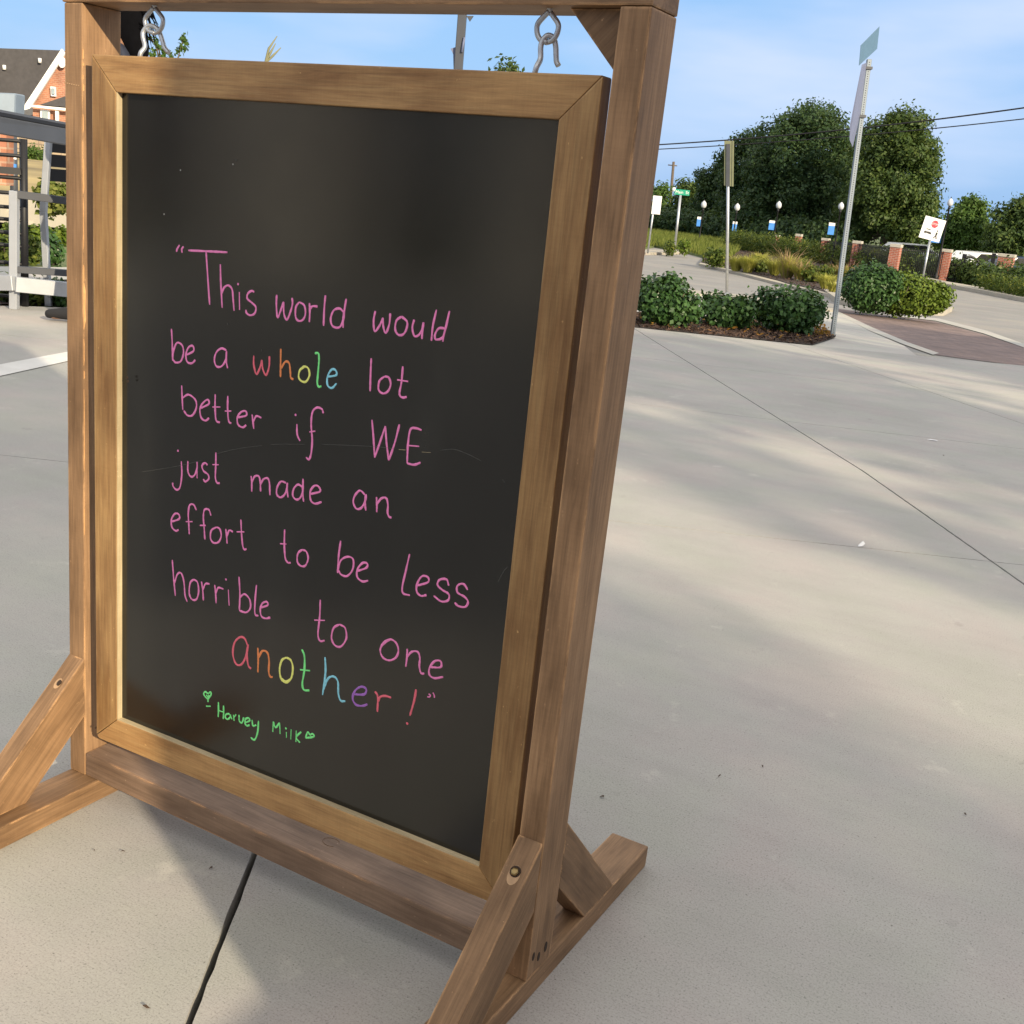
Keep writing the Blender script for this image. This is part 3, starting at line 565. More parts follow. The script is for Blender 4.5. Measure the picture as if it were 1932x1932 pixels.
def lamp(u, vg, d, vb, label, bw=None, banner=None, pole_v=None):
    Pg = AT(u, vg, d); base = Vector((Pg.x, Pg.y, zg(Pg.y) + KO)); e = empty('street_lamp', base, label, 'street lamp', 'globe street lamps along the fence'); h = Pg.z - base.z; s = d / FPX; R = 5.0 * s
    MB().lathe((0, 0, 0), [(.10, 0), (.10, .25), (.06, .3), (.045, .4), (.038, h - R * 2.2), (.07, h - R * 2.0), (.05, h - R * 1.2)], 12).put('pole', M['black'], e, T(base))
    MB().lathe((0, 0, h - R * 1.2), [(R * .45, 0), (R * .85, R * .4), (R, R * 1.1), (R * .85, R * 1.8), (R * .4, R * 2.3), (.02, R * 2.6)], 16).put('globe', M['frost'], e, T(base))
    MB().lathe((0, 0, h + R * 1.4), [(.03, 0), (.012, R * .5)], 8).put('finial', M['black'], e, T(base))
    if banner:
        (ul, vt), (ur, vb_) = banner; a = AT(ul, vt, d); b = AT(ur, vb_, d); zt, zb = AT((ul + ur) / 2, vt, d).z, AT((ul + ur) / 2, vb_, d).z; w = abs(ur - ul) * s; mid_ = AT((ul + ur) / 2, vg, d); rx = CR.copy(); rx.z = 0; rx.normalize()
        c0 = AT((ul + ur) / 2, (vt + vb_) / 2, d); q = Vector((c0.x, c0.y, 0)); mw = Matrix(((rx.x, -rx.y, 0, q.x), (rx.y, rx.x, 0, q.y), (0, 0, 1, 0), (0, 0, 0, 1)))
        bn = MB().box((-w / 2, -.01, zb), (w / 2, .01, zb + (zt - zb) * .74)).box((-w / 2, -.01, zb + (zt - zb) * .74), (w / 2, .01, zt), 1).mesh('banner')
        ob = link('banner', bn, [M['blue'], M['white']], None, mw); tag(ob, 'blue and white banner hanging from the ' + label.split(' lamp')[0].replace('globe street', '') .strip() + ' lamp', 'banner', 'blue banners on the lamps')
        MB().tube([tuple(Vector((base.x, base.y, zt + .02)) - base), tuple(Vector((q.x, q.y, zt + .02)) - rx * w * .5 - base)], .012, 6).put('arm', M['black'], e, T(base))
    return e
lamp(1793, 382, hd(pil[5][0]) - .6, 528, 'nearest black lamp with a double collar beside the tall sunlit pillar', banner=((1757, 425), (1776, 458)))
lamp(1587, 389, 61, 480, 'second lamp half hidden behind the tall perforated post', banner=((1563, 420), (1574, 443)))
lamp(1469.5, 387, 69, 470, 'third lamp standing clear against the dark oak', banner=((1451, 416), (1462, 434)))
lamp(1391, 391, 75, 460, 'fourth lamp right of the olive sign pole, against dark trees', banner=((1382, 418), (1390, 436)))
lamp(1328, 386, 80, 450, 'farthest lamp left of the olive sign pole', banner=((1315, 409), (1322, 427)))

# ------------------------------------------------------------------ signs and wires
rx = Vector((CR.x, CR.y, 0)).normalized(); fy = Vector((CF.x, CF.y, 0)).normalized()
def frame_at(P, ang=0.0):      # local x to the right of the view, turned by ang
    c, s_ = math.cos(ang), math.sin(ang); X = rx * c + fy * s_; Y = -rx * s_ + fy * c
    return Matrix(((X.x, Y.x, 0, P.x), (X.y, Y.y, 0, P.y), (0, 0, 1, P.z), (0, 0, 0, 1)))
# tall perforated post; it leans a little
P = G(1570, 636); D = hd(P); s = D / FPX; top = AT(1640, 112, D); top = P + Vector((top.x - P.x, top.y - P.y, top.z - P.z))
e = empty('sign_post', P, 'tall leaning perforated steel post with two signs seen from behind', 'sign post')
ax = (top - P); L = ax.length; az_ = ax.normalized(); X = rx - az_ * rx.dot(az_); X.normalize(); Y = az_.cross(X)
mwp = Matrix(((X.x, Y.x, az_.x, P.x), (X.y, Y.y, az_.y, P.y), (X.z, Y.z, az_.z, P.z), (0, 0, 0, 1))); hw = .026
m, nt, nd, lk, bs = newmat('perforated_steel'); M['perf'] = m; co = nd.new('ShaderNodeTexCoord').outputs['Object']; sx = nd.new('ShaderNodeSeparateXYZ'); lk.new(co, sx.inputs[0])
bs.inputs['Base Color'].default_value = (.20, .235, .27, 1); bs.inputs['Metallic'].default_value = .3; bs.inputs['Roughness'].default_value = .45
post = MB().box((-hw, -hw, 0), (hw, hw, L)).bevel(.004, 1).put('post', M['perf'], e, mwp)
hole = MB().lathe((0, 0, 0), [(.0065, -.0006), (.0065, .0006)], 8).mesh('hole'); mb = MB()
for k in range(int(L / .0254)):
    z = .0127 + k * .0254
    for nx, ny in ((0, -1), (1, 0)):
        vsx = []
        for q in range(8):
            a = q * math.pi / 4; vsx.append(mb.bm.verts.new((nx * (hw + .0006) + (math.cos(a) * .0062 if ny else 0), ny * (hw + .0006) + (math.cos(a) * .0062 if nx else 0), z + math.sin(a) * .0062)))
        mb.bm.faces.new(vsx)
mb.put('punched_holes', M['sign_black'], e, mwp, 'stuff')
def quad_sign(name, pts, D_list, thick, mat, par, lab=None):
    Q = [AT(u, v, d) for (u, v), d in zip(pts, D_list)]; n = (Q[1] - Q[0]).cross(Q[2] - Q[0]).normalized()
    mb = MB(); mb.prism(Q, n * thick); return mb.put(name, mat, par, None, None, lab)
w1 = .30
quad_sign('sign_panel', [(1659.5, 50), (1655, 92), (1621, 123.5), (1624.4, 85.5)], [D + .30, D + .30, D - .30, D - .30], .004, M['sign_teal'], e, 'pale blue backed top sign panel')
quad_sign('sign_panel', [(1635.5, 118), (1624, 212), (1609, 278), (1603, 264), (1603.5, 236), (1626, 122)], [D - .04, D - .04, D - .04, D - .34, D - .34, D - .34], .004, M['sign_back'], e, 'long lavender grey sign panel below')
for z in (L * .80, L * .965): MB().box((-.04, -.045, z), (.04, .04, z + .03)).put('bracket', M['dark_grey'], e, mwp)
# pole with the olive panel seen almost edge on
P = G(1372, 558, 0); D = hd(P); s = D / FPX; e = empty('sign_pole', P, 'grey pole with a narrow olive sign panel seen nearly edge-on', 'sign pole'); tz = AT(1374, 268, D); tz2 = Vector((tz.x, tz.y, tz.z)); ax = tz2 - P
MB().tube([(0, 0, -.05), tuple(ax * .5), tuple(ax)], .030 + 0 * s, 10).put('pole', M['galv'], e, T(P)); MB().lathe((0, 0, 0), [(.07, 0), (.06, .03), (.04, .06)], 10).put('base_collar', M['galv'], e, T(P))
c = ax * .995
a0, a1 = AT(1366, 266, D) - P, AT(1384, 266, D) - P; b0, b1 = AT(1365.5, 350, D) - P, AT(1383, 352, D) - P
def strip(pa, pb, fa, fb, y0_, y1_):
    A0 = pa[0].lerp(pa[1], fa); A1 = pa[0].lerp(pa[1], fb); B0 = pb[0].lerp(pb[1], fa); B1 = pb[0].lerp(pb[1], fb)
    return MB().prism([A0 + fy * y0_, A1 + fy * y0_, B1 + fy * y0_, B0 + fy * y0_], fy * (y1_ - y0_))
strip((a0, a1), (b0, b1), 0, 1, -.05, -.04).put('sign_panel', M['yellow_green'], e, T(P)); strip((a0.lerp(b0, .07), a1.lerp(b1, .07)), (b0, b1), .18, .58, -.075, -.052).put('channel', M['dark_grey'], e, T(P))
strip((a0, a1), (b0, b1), .82, 1, -.062, -.052).put('edge_flange', M['yellow_green'], e, T(P))
# street name sign
P = G(1272, 477, KO + .1); D = hd(P); s = D / FPX; e = empty('street_name_sign', P, 'green street name blade on a slim grey pole by the round bushes', 'street sign'); tp = AT(1284, 368, D) - P
MB().tube([(0, 0, 0), tuple(tp)], 2.4 * s, 8).put('pole', M['galv'], e, T(P))
cc = AT(1287, 363, D); mw = frame_at(cc, .0); w, h = 27 * s, 9.5 * s
MB().box((-w / 2, -.01, -h / 2), (w / 2, .01, h / 2)).put('name_blade', M['green_sign'], e, mw)
def text(body, size, mat, mw, par, name='lettering', ext=.002, kind=None):
    cu = bpy.data.curves.new(name, 'FONT'); cu.body = body; cu.size = size; cu.align_x = 'CENTER'; cu.align_y = 'CENTER'; cu.extrude = ext; ob = bpy.data.objects.new(name, cu); C.objects.link(ob)
    dg = bpy.context.evaluated_depsgraph_get(); me = bpy.data.meshes.new_from_object(ob.evaluated_get(dg)); bpy.data.objects.remove(ob); return link(name, me, mat, par, mw)
STAND = Matrix.Rotation(rad(90), 4, 'X')
text('Main  St', h * .78, M['white'], mw @ T((0, -.016, 0)) @ STAND, e)
bl_ = AT(1271.5, 358, D) - P; MB().lathe(tuple(bl_ - Vector((0, 0, 3 * s))), [(1.5 * s, 0), (3.4 * s, 2 * s), (3.4 * s, 5 * s), (1.5 * s, 7 * s)], 10).put('white_cap', M['white'], e, T(P))
# white sign back
P = G(1222, 478, KO + .1); D = hd(P); s = D / FPX; e = empty('small_sign', P, 'plain white rectangular sign seen beside the right post of the chalkboard stand', 'sign'); tp = AT(1236, 371, D) - P
MB().tube([(0, 0, 0), tuple(tp)], 1.8 * s, 8).put('pole', M['galv'], e, T(P)); q = AT(1238.5, 387, D); mw = frame_at(q)
MB().box((-8 * s, -.08, -16 * s), (8 * s, -.06, 16 * s)).bevel(.01, 1).put('sign_panel', M['white'], e, mw)
# square white sign with red disc
P = G(1738, 540, KO); D = hd(P); s = D / FPX; e = empty('crossing_sign', P, 'square white sign with a red octagon, arrow and walking figure beside the lamp', 'sign'); tp = AT(1755, 452, D) - P
MB().tube([(0, 0, 0), tuple(tp)], 1.9 * s, 8).put('pole', M['galv'], e, T(P)); q = AT(1758, 432, D); mw = frame_at(q, 0) @ T((0, -.08, 0)) @ Matrix.Rotation(rad(9), 4, 'Y'); a = 18.5 * s
MB().box((-a, 0, -a), (a, .01, a)).bevel(.004, 1).put('sign_panel', M['white'], e, mw)
oc = [(math.cos(i * math.pi / 4 + math.pi / 8) * a * .34 + a * .08, -.004, math.sin(i * math.pi / 4 + math.pi / 8) * a * .36 + a * .46) for i in range(8)]
MB().prism(oc, (0, .003, 0)).put('red_octagon', M['red'], e, mw)
text('STOP', a * .24, M['white'], mw @ T((a * .08, -.009, a * .46)) @ STAND, e, ext=.001)
mb = MB()
arr = [(-.72, -.40), (-.50, -.22), (-.50, -.32), (-.2, -.28), (.02, -.34), (.02, -.52), (-.5, -.46), (-.50, -.58)]
mb.prism([(x * a, -.004, z * a) for x, z in arr], (0, .003, 0)); mb.box((-.55 * a, -.004, -.14 * a), (-.12 * a, -.001, -.06 * a)); mb.put('arrow_symbol', M['sign_black'], e, mw)
mb = MB(); mb.prism([(x * a, -.004, z * a) for x, z in ((.42, -.22), (.54, -.16), (.62, -.28), (.58, -.5), (.70, -.78), (.58, -.78), (.50, -.58), (.40, -.78), (.30, -.76), (.44, -.48))], (0, .003, 0))
mb.prism([(.52 * a + math.cos(t) * .075 * a, -.004, -.06 * a + math.sin(t) * .075 * a) for t in [k * .785 for k in range(8)]], (0, .003, 0)); mb.put('walking_symbol', M['sign_black'], e, mw)
# short marker post
P = G(1301, 447, KO); D = hd(P); e = empty('marker_post', P, 'short thin post with a white foot on the grass verge', 'post'); MB().tube([(0, 0, .4), tuple(AT(1307, 414, D) - P)], .06, 6).put('post', M['dark_grey'], e, T(P)); MB().tube([(0, 0, 0), (0.05, 0, .5)], .07, 6).put('foot', M['white'], e, T(P))
# utility pole and power lines
B = AT(1262, 420, 130); tp = AT(1271, 305, 130); B.z = -1.2; e = empty('utility_pole', B, 'distant wooden utility pole with a cross arm left of the street sign', 'utility pole')
MB().tube([(0, 0, 0), tuple(tp - B)], [.2, .15], 8).put('pole', M['bark'], e, T(B)); q = AT(1269, 312, 130) - B; MB().tube([tuple(q - rx * .5), tuple(q + rx * .5)], .06, 5).put('cross_arm', M['bark'], e, T(B))
for k, (pa, pb, pm) in enumerate((((1150, 278), (2100, 178), (1590, 245)), ((1150, 286), (2100, 204), (1590, 258)))):
    A, Mi, Bb = AT(*pa, 49), AT(*pm, 45), AT(*pb, 42); pts = []
    for i in range(41):
        t = i / 40; pts.append(A * ((1 - t) * (1 - 2 * t)) + Mi * (4 * t * (1 - t)) + Bb * (t * (2 * t - 1)))
    o = MB().tube(pts, .026 if k == 0 else .019, 5).put('power_line', M['black'], None); tag(o, ('upper, thicker power line crossing the sky at right', 'lower, thinner power line crossing the sky at right')[k], 'power line', 'overhead power lines')

# ------------------------------------------------------------------ cars behind the fence
def car(u, v, d, mat, label, ang):
    P = AT(u, v, d); P.z = zg(P.y) - .1; e = empty('parked_car', P, label, 'car', 'cars parked behind the fence'); mw = frame_at(P, ang)
    prof = [(-2.1, .35), (-2.15, .75), (-1.5, .88), (-.9, 1.35), (.8, 1.4), (1.5, .95), (2.1, .85), (2.15, .4)]
    MB().prism([(x, -.85, z) for x, z in prof], (0, 1.7, 0)).bevel(.05).put('body', mat, e, mw)
    for sgn in (-1, 1): MB().prism([(x, sgn * .86 - .005, z) for x, z in ((-1.3, .92), (-.85, 1.3), (.72, 1.33), (1.25, .95))], (0, .01, 0)).put('side_window', M['sign_black'], e, mw)
    for x in (-1.3, 1.3):
        for y in (-.8, .65): MB().tube([(x, y, .32), (x, y + .18, .32)], .32, 14).put('wheel', M['tyre'], e, mw)
car(1712, 470, 76, M['car_white'], 'white car seen through the fence left of the square sign', .2)
car(1848, 478, 68, M['car_white'], 'white car seen through the gate right of the arch', .5)
car(1925, 490, 66, M['car_blue'], 'dark blue car behind the wide gate pier', .3)

# ------------------------------------------------------------------ left background: hill, wall, house
def ruled(name, rows, mat, kind='structure'):
    bm = bmesh.new(); R_ = [[bm.verts.new(AT(u, v, d)) for u, v, d in row] for row in rows]
    for a, b in zip(R_[:-1], R_[1:]):
        for i in range(len(a) - 1): bm.faces.new((a[i], a[i + 1], b[i + 1], b[i]))
    bmesh.ops.recalc_face_normals(bm, faces=bm.faces[:]); me = bpy.data.meshes.new(name); bm.to_mesh(me); bm.free(); return link(name, me, mat, None, None, kind)
us = (-420, -100, 60, 260, 520, 760)
def hv(u): return 269.3 + u * .0955
ruled('hillside', [[(u, hv(u) + dv, d + (u < 0) * 0) for u in us] for dv, d in ((104, 19.3), (60, 24), (30, 33), (14, 46), (6, 80))], M['hill'])
def lw(name, u0, u1, dv0, dv1, d, thick, mat, label, cat):
    Q = [AT(u0, hv(u0) + dv0, d), AT(u1, hv(u1) + dv0, d), AT(u1, hv(u1) + dv1, d), AT(u0, hv(u0) + dv1, d)]
    P = Q[0].copy(); P.z -= .1; e = empty(name, P, label, cat); n = (Q[1] - Q[0]).cross(Vector((0, 0, 1))).normalized() * -thick
    Q[0].z = Q[0].z; mb = MB(); mb.prism([Q[0] - P, Q[1] - P, Q[2] - P, Q[3] - P], n); mb.put('wall', mat, e, T(P)); return e
lw('retaining_wall', -420, 700, 150, 98, 18.6, .3, M['kerb'], 'low pale retaining wall at the foot of the hillside', 'wall')
lw('retaining_wall', -300, 420, 14, -42, 44, .6, M['block'], 'tan block wall at the top of the slope below the house', 'wall')
sheet('street', gp([(-420, 385), (420, 465), (420, 428), (-420, 350)]), -.01, M['road'])
sheet('street_kerb', gp([(-420, 352), (420, 430), (420, 424), (-420, 346)]), .0, M['pale_concrete'], .08)
sheet('footpath', gp([(-300, 500), (-300, 524), (500, 534), (500, 510)]), .006, M['pale_concrete'])
sheet('garden_bed', gp([(-300, 430), (-300, 500), (500, 508), (500, 468)]), -.02, M['soil'])
sheet('garden_bed', gp([(-300, 526), (-300, 572), (500, 590), (500, 538)]), .002, M['mulch'])
gl = 'planting strip shrubs behind the bar chair'
for i, (u, v, w, h, mt, lb) in enumerate(((75, 456, 46, 22, 'bush_yellow', 'yellow green bush seen between the chair legs'), (22, 448, 44, 18, 'bush_yellow', 'yellow green bush behind the black rack'), (122, 462, 40, 24, 'bush_yellow', 'yellow flowering bush touching the left stand post'),
                                  (100, 500, 40, 46, 'bush', 'dark shrub behind the chair seat at right'), (60, 497, 34, 44, 'hedge', 'dark grassy shrub between the two chair legs'), (14, 498, 44, 44, 'hedge', 'dark shrub behind the black rack'),
                                  (70, 574, 50, 36, 'hedge', 'leafy ground plant behind the chair feet'), (108, 577, 50, 38, 'bush', 'leafy ground plant beside the stand post'), (15, 570, 44, 34, 'hedge', 'leafy ground plant at the left edge'))):
    bush(u, v, w, h, M[mt], lb, gl, 700, .07 if v < 480 else .05, 0, 4, 70 + i, depth=.5)
tree(66, 278, 345, 62, 36, M['elm'], 'small green tree on the slope behind the bar chair', None, 6000, .07, 66, 12, 'young_tree')
bush(100, 395, 60, 40, M['meadow'], 'dry scrub on the hillside below the house', None, 1800, .06, .6, 4, 90)

H = empty('brick_house', AT(60, 285, 60), 'red brick house with a steep dark gable roof on the hill', 'house'); HD = 60
def hq(name, pts, dep, mat, par=H, thick=.25, dd=0):
    Q = [AT(u, v, HD + dd) for u, v in pts]; n = fy * thick; return MB().prism(Q, n).put(name, mat, par)
hq('gable_wall', [(30, 232), (118, 96), (206, 232), (206, 300), (30, 300)], 0, M['house_brick'], thick=4, dd=.3)
hq('roof', [(-260, 82), (118, 95), (32, 234), (-260, 222)], 0, M['slate'], thick=.3)
hq('side_wall', [(-260, 226), (30, 234), (30, 300), (-260, 290)], 0, M['house_brick'], thick=.3, dd=.6)
hq('rake_trim', [(28, 226), (28, 236), (36, 236), (122, 101), (116, 92)], 0, M['white'], thick=.15, dd=-.1)
v_ = hq('vent', [(117 + 7 * math.cos(t), 118 + 10 * math.sin(t)) for t in [k * .628 for k in range(10)]], 0, M['white'], thick=.1, dd=-.05)
wf = hq('window', [(95, 163), (104, 164), (105, 182), (96, 181)], 0, M['white'], thick=.1, dd=.1); hq('pane', [(97, 166), (102.5, 166.5), (103, 178), (98, 177.5)], 0, M['pane'], wf, .03, 0)
for (x, y) in ((75, 116), (8, 129)): q = AT(x, y, HD - .2); MB().tube([q - Vector((0, 0, .06)), q + Vector((0, 0, .14))], .08, 8).put('roof_vent', M['white'], H)
# porch
hq('porch_roof', [(74, 198), (124, 181), (150, 176), (190, 182), (190, 207)], 0, M['slate'], thick=2.0, dd=-2.2)
hq('porch_fascia', [(52, 197), (190, 210), (190, 216), (53, 201)], 0, M['white'], thick=.15, dd=-2.5)
hq('porch_wall', [(62, 203), (190, 216), (190, 300), (62, 300)], 0, M['house_brick'], thick=1.6, dd=-2.0)
wf = hq('window', [(76, 206), (93, 208), (93, 236), (76, 234)], 0, M['white'], thick=.1, dd=-2.2); hq('pane', [(80, 209), (90, 210), (90, 233), (80, 232)], 0, M['pane'], wf, .03, -2.26)
hq('downspout', [(104, 206), (110, 207), (110, 244), (105, 243)], 0, M['white'], thick=.1, dd=-2.4)
hq('porch_shade', [(45, 208), (62, 203), (62, 300), (45, 300)], 0, M['dark_grey'], thick=.2, dd=-1.0)  # dark sheet put in for the shade of the porch recess

PB = AT(4, 300, 16); PB.z = zg(PB.y); e = empty('brick_pier', PB, 'pinkish brick pier behind the black rack at the left edge', 'pier')
Q = [AT(-60, 246, 16), AT(12, 254, 16), AT(12, 350, 16), AT(-60, 345, 16)]; MB().prism(Q, fy * .2).put('shaft', M['house_brick'], e)
# lamp with banner seen through the black rack
d = 17; P = AT(24, 300, d); P.z = zg(P.y); e = empty('street_lamp', P, 'dark lamp post behind the black rack at the left edge', 'street lamp'); MB().tube([(0, 0, 0), tuple(AT(24, 240, d) - P)], .05, 8).put('pole', M['dark_grey'], e, T(P))
for i, (u0, u1) in enumerate(((1, 13), (20, 30))):
    q = [AT(u0, 308, d - .3), AT(u1, 310, d - .3), AT(u1, 328, d - .3), AT(u0, 326, d - .3)]; q2 = [AT(u0, 291, d - .3), AT(u1, 294, d - .3), AT(u1, 301, d - .3), AT(u0, 299, d - .3)]
    mb = MB(); mb.prism(q, fy * .02); mb.prism(q2, fy * .02, 1); o = mb.put('banner', [M['blue'], M['white']], None); tag(o, ('blue banner with white top at the left edge, behind the black rack', 'narrow blue banner with white top just right of the lamp post at the left')[i], 'banner', 'banners behind the black rack')

# ------------------------------------------------------------------ bar chair, bar table, rack
P = G(27, 583); D = hd(P); e = empty('bar_chair', P, 'tall grey metal bar chair with black slatted back at the left edge', 'chair')
D2 = hd(G(92, 577)); 
def AP(u, v, d): return AT(u, v, d) - P
def bar(name, a, b, w, mat, dep=None):
    A, B = Vector(a), Vector(b); t = (B - A).normalized(); sde = t.cross(Vector((0, 0, 1))); sde = fy.copy() if sde.length < .3 else sde.normalized(); upv = sde.cross(t); w2 = (dep or w) / 2
    MB().prism([A - sde * w / 2 - upv * w2, A + sde * w / 2 - upv * w2, A + sde * w / 2 + upv * w2, A - sde * w / 2 + upv * w2], B - A).bevel(.003, 1).put(name, mat, e, T(P))
bar('front_leg', AP(27, 360, D), (0, 0, 0), .052, M['alu']); bar('rear_leg', AP(82, 400, D2), AP(92, 577, D2), .042, M['alu']); bar('back_upright', AP(92, 258, D2), AP(82, 400, D2), .042, M['alu'])
bar('seat_rail', AP(27, 366, D), AP(135, 380, D + .1), .05, M['dark_grey']); bar('stretcher', AP(30, 508, D), AP(140, 516, D + .1), .045, M['dark_grey'])
bar('footrest', AP(28, 536, D - .05), AP(145, 548, D + .05), .06, M['alu'], .10); bar('footrest', AP(-60, 533, D + .2), AP(28, 534, D - .05), .06, M['alu'], .10)
for (v0, v1) in ((262, 287), (290.5, 314), (317.5, 341)):
    f0, f1 = (v0 - 262) / 80, (v1 - 262) / 80
    Q = [AP(94 - 8 * f0, v0, D2), AP(160, v0 + 6, D2 + .1), AP(160, v1 + 6, D2 + .1), AP(94 - 8 * f1, v1, D2)]; MB().prism(Q, fy * .02).put('slat', M['black'], e, T(P))
# big dark table top edge above
Pt = AT(40, 240, 4.6); Pt.z = 0; e = empty('bar_table', Pt, 'charcoal bar table whose thick top edge crosses the left edge of the picture', 'table')
Q = [AT(-260, 170, 3.9), AT(118, 240, 4.9), AT(122, 275, 4.9), AT(-260, 210, 3.9)]; MB().prism(Q, fy * .5).bevel(.006, 1).put('table_top', M['dark_grey'], e)
q0 = [q + fy * .0 for q in Q]; MB().prism([Q[0], Q[1], Q[1] + Vector((0, 0, .012)), Q[0] + Vector((0, 0, .012))], fy * .5 - Vector((0, 0, 0))).put('table_lip', M['black'], e)
q = AT(-200, 250, 4.3); MB().tube([(q.x, q.y, 0), (q.x, q.y, q.z)], .05, 8).put('table_leg', M['black'], e)
# black rack
Pr = G(47, 578); Dr = hd(Pr); e = empty('metal_rack', Pr, 'black metal rack with close horizontal rungs at the left edge', 'rack')
MB().tube([(0, 0, 0), tuple(AT(44, 262, Dr) - Pr)], .026, 6).put('post', M['black'], e, T(Pr)); q = AT(-150, 560, Dr); q.z = 0; MB().tube([tuple(q - Pr), tuple(AT(-150, 250, Dr) - Pr)], .022, 6).put('post', M['black'], e, T(Pr))
for v in (266, 294, 336, 365, 392, 415, 440, 464, 497, 560): MB().tube([tuple(AT(-150, v - 14, Dr) - Pr), tuple(AT(34, v, Dr) - Pr), tuple(AT(40, v + 1.5, Dr) - Pr), tuple(AT(44, v + 6, Dr) - Pr)], .013, 6).put('rung', M['black'], e, T(Pr))
MB().prism([AT(-100, 306, Dr - .03) - Pr, AT(38, 317, Dr - .03) - Pr, AT(40, 330, Dr - .03) - Pr, AT(-100, 320, Dr - .03) - Pr], fy * .05).put('box_shelf', M['black'], e, T(Pr))
d = 12; o = MB().prism([AT(-60, 172, d), AT(30, 176, d), AT(28, 232, d), AT(-60, 232, d)], fy * .2).bevel(.01, 1).put('metal_hood', M['hood'], None); tag(o, 'pale blue grey metal hood in front of the house at the left edge', 'metal hood')
# lamp / umbrella pole above the middle of the board
P = G(860, 640); D = hd(P); e = empty('umbrella_pole', P, 'dark square pole with cleats above the middle of the chalkboard', 'pole'); a = AT(864, 140, D) - P; b = AT(879, -60, D) - P; base = Vector((0, 0, 0))
bar2 = MB(); t = (b - a); k = a - t * (a.z / t.z); wid = 15 * D / FPX / 2
bar2.prism([k + rx * -wid - fy * wid, k + rx * wid - fy * wid, k + rx * wid + fy * wid, k - rx * wid + fy * wid], b - k); bar2.bevel(.004, 1).put('pole', M['dark_grey'], e, T(P))
c1 = AT(872, 100, D) - P; MB().tube([tuple(c1 - fy * (wid + .012)), tuple(AT(877, 72, D) - P - fy * (wid + .012))], .008, 6).put('cord', M['sign_back'], e, T(P))
MB().prism([AT(862, 88, D) - P, AT(850, 92, D) - P, AT(855, 102, D) - P, AT(856, 140, D) - P, AT(862, 140, D) - P], fy * .03).put('cleat', M['sign_back'], e, T(P))
MB().prism([AT(880, 30, D) - P, AT(893, 30, D) - P, AT(886, 40, D) - P], fy * .03).put('cleat', M['dark_grey'], e, T(P))
# finish: chalk stand and all its parts follow
# ------------------------------------------------------------------ the chalkboard stand
W, HT, PW, PD, ZF, FW, LB, LF, HR = .91793, 1.27366, .03715, .0703, .0393, .0678, .4219, .37, .0430
LEAN = .01537
def Ls(p): return Vector((p[0] + LEAN * p[2], p[1], p[2]))
def piece(name, pts, ext, axis, mat, parent, bv=.0016, label=None, seg=2, warp=0):
    A = [Ls(p) for p in pts]; B = [Ls(Vector(p) + Vector(ext)) for p in pts]
    a0 = (Ls(axis) - Ls((0, 0, 0))).normalized(); y = Vector((0, 1, 0)) if abs(a0.y) < .8 else Vector((1, 0, 0)); y = (y - a0 * y.dot(a0)).normalized(); z = a0.cross(y)
    c = sum(A + B, Vector()) / (2 * len(A)); mw = Matrix(((a0.x, y.x, z.x, c.x), (a0.y, y.y, z.y, c.y), (a0.z, y.z, z.z, c.z), (0, 0, 0, 1))); inv = mw.inverted()
    mb = MB(); n = len(A); va = [mb.bm.verts.new(inv @ p) for p in A]; vb = [mb.bm.verts.new(inv @ p) for p in B]
    mb.bm.faces.new(va[::-1]); mb.bm.faces.new(vb)
    for i in range(n): mb.bm.faces.new((va[i], va[(i + 1) % n], vb[(i + 1) % n], vb[i]))
    if bv: mb.bevel(bv, seg)
    return mb.put(name, mat, parent, mw, None, label)
def bx(name, a, b, axis, mat, parent, bv=.0016, label=None):
    return piece(name, [(a[0], a[1], a[2]), (b[0], a[1], a[2]), (b[0], a[1], b[2]), (a[0], a[1], b[2])], (0, b[1] - a[1], 0), axis, mat, parent, bv, label)
ST = empty('sign_stand', (W / 2, PD / 2, 0), 'weathered brown wooden stand on two feet that holds the hanging chalkboard', 'sign stand'); wm = M['post']
bx('post', (0, 0, ZF), (PW, PD, HT - .0006), (0, 0, 1), wm, ST, .0022); bx('post', (W - PW, 0, ZF), (W, PD, HT - .0006), (0, 0, 1), wm, ST, .0022)
bx('top_beam', (-.004, -.0006, HT), (W, PD + .001, HT + .042), (1, 0, 0), wm, ST, .0022)
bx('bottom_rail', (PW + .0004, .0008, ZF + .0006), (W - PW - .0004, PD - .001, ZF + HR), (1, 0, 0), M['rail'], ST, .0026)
for x0, x1 in ((0, FW), (W - FW, W)): bx('foot', (x0, -LF, 0), (x1, LB, ZF - .0004), (0, 1, 0), wm, ST, .0026)
for x0, b1_, b2_, s_ in ((.0006, .2583, .1531, .967), (W - PW - .0006, .2566, .1518, .900)):
    q = [(x0, -.0004, b1_), (x0, -.0004, b2_), (x0, -(b2_ - ZF) / s_, ZF), (x0, -(b1_ - ZF) / s_, ZF)]
    piece('front_brace', q, (PW, 0, 0), (0, -1, -s_), wm, ST, .0018)
for x0 in (.0006, W - PW - .0006):
    q = [(x0, PD + .0004, .2544), (x0, PD + .0004, .150), (x0, PD + (.150 - ZF) / 1.01, ZF), (x0, PD + (.2544 - ZF) / 1.01, ZF)]; piece('rear_brace', q, (PW, 0, 0), (0, 1, -1.01), wm, ST, .0018)
piece('corner_gusset', [(W - PW - .0005, .016, HT - .0006), (W - PW - .0005, .016, HT - .070), (W - PW - .069, .016, HT - .0006)], (0, .036, 0), (1, 0, 1), wm, ST, .001)
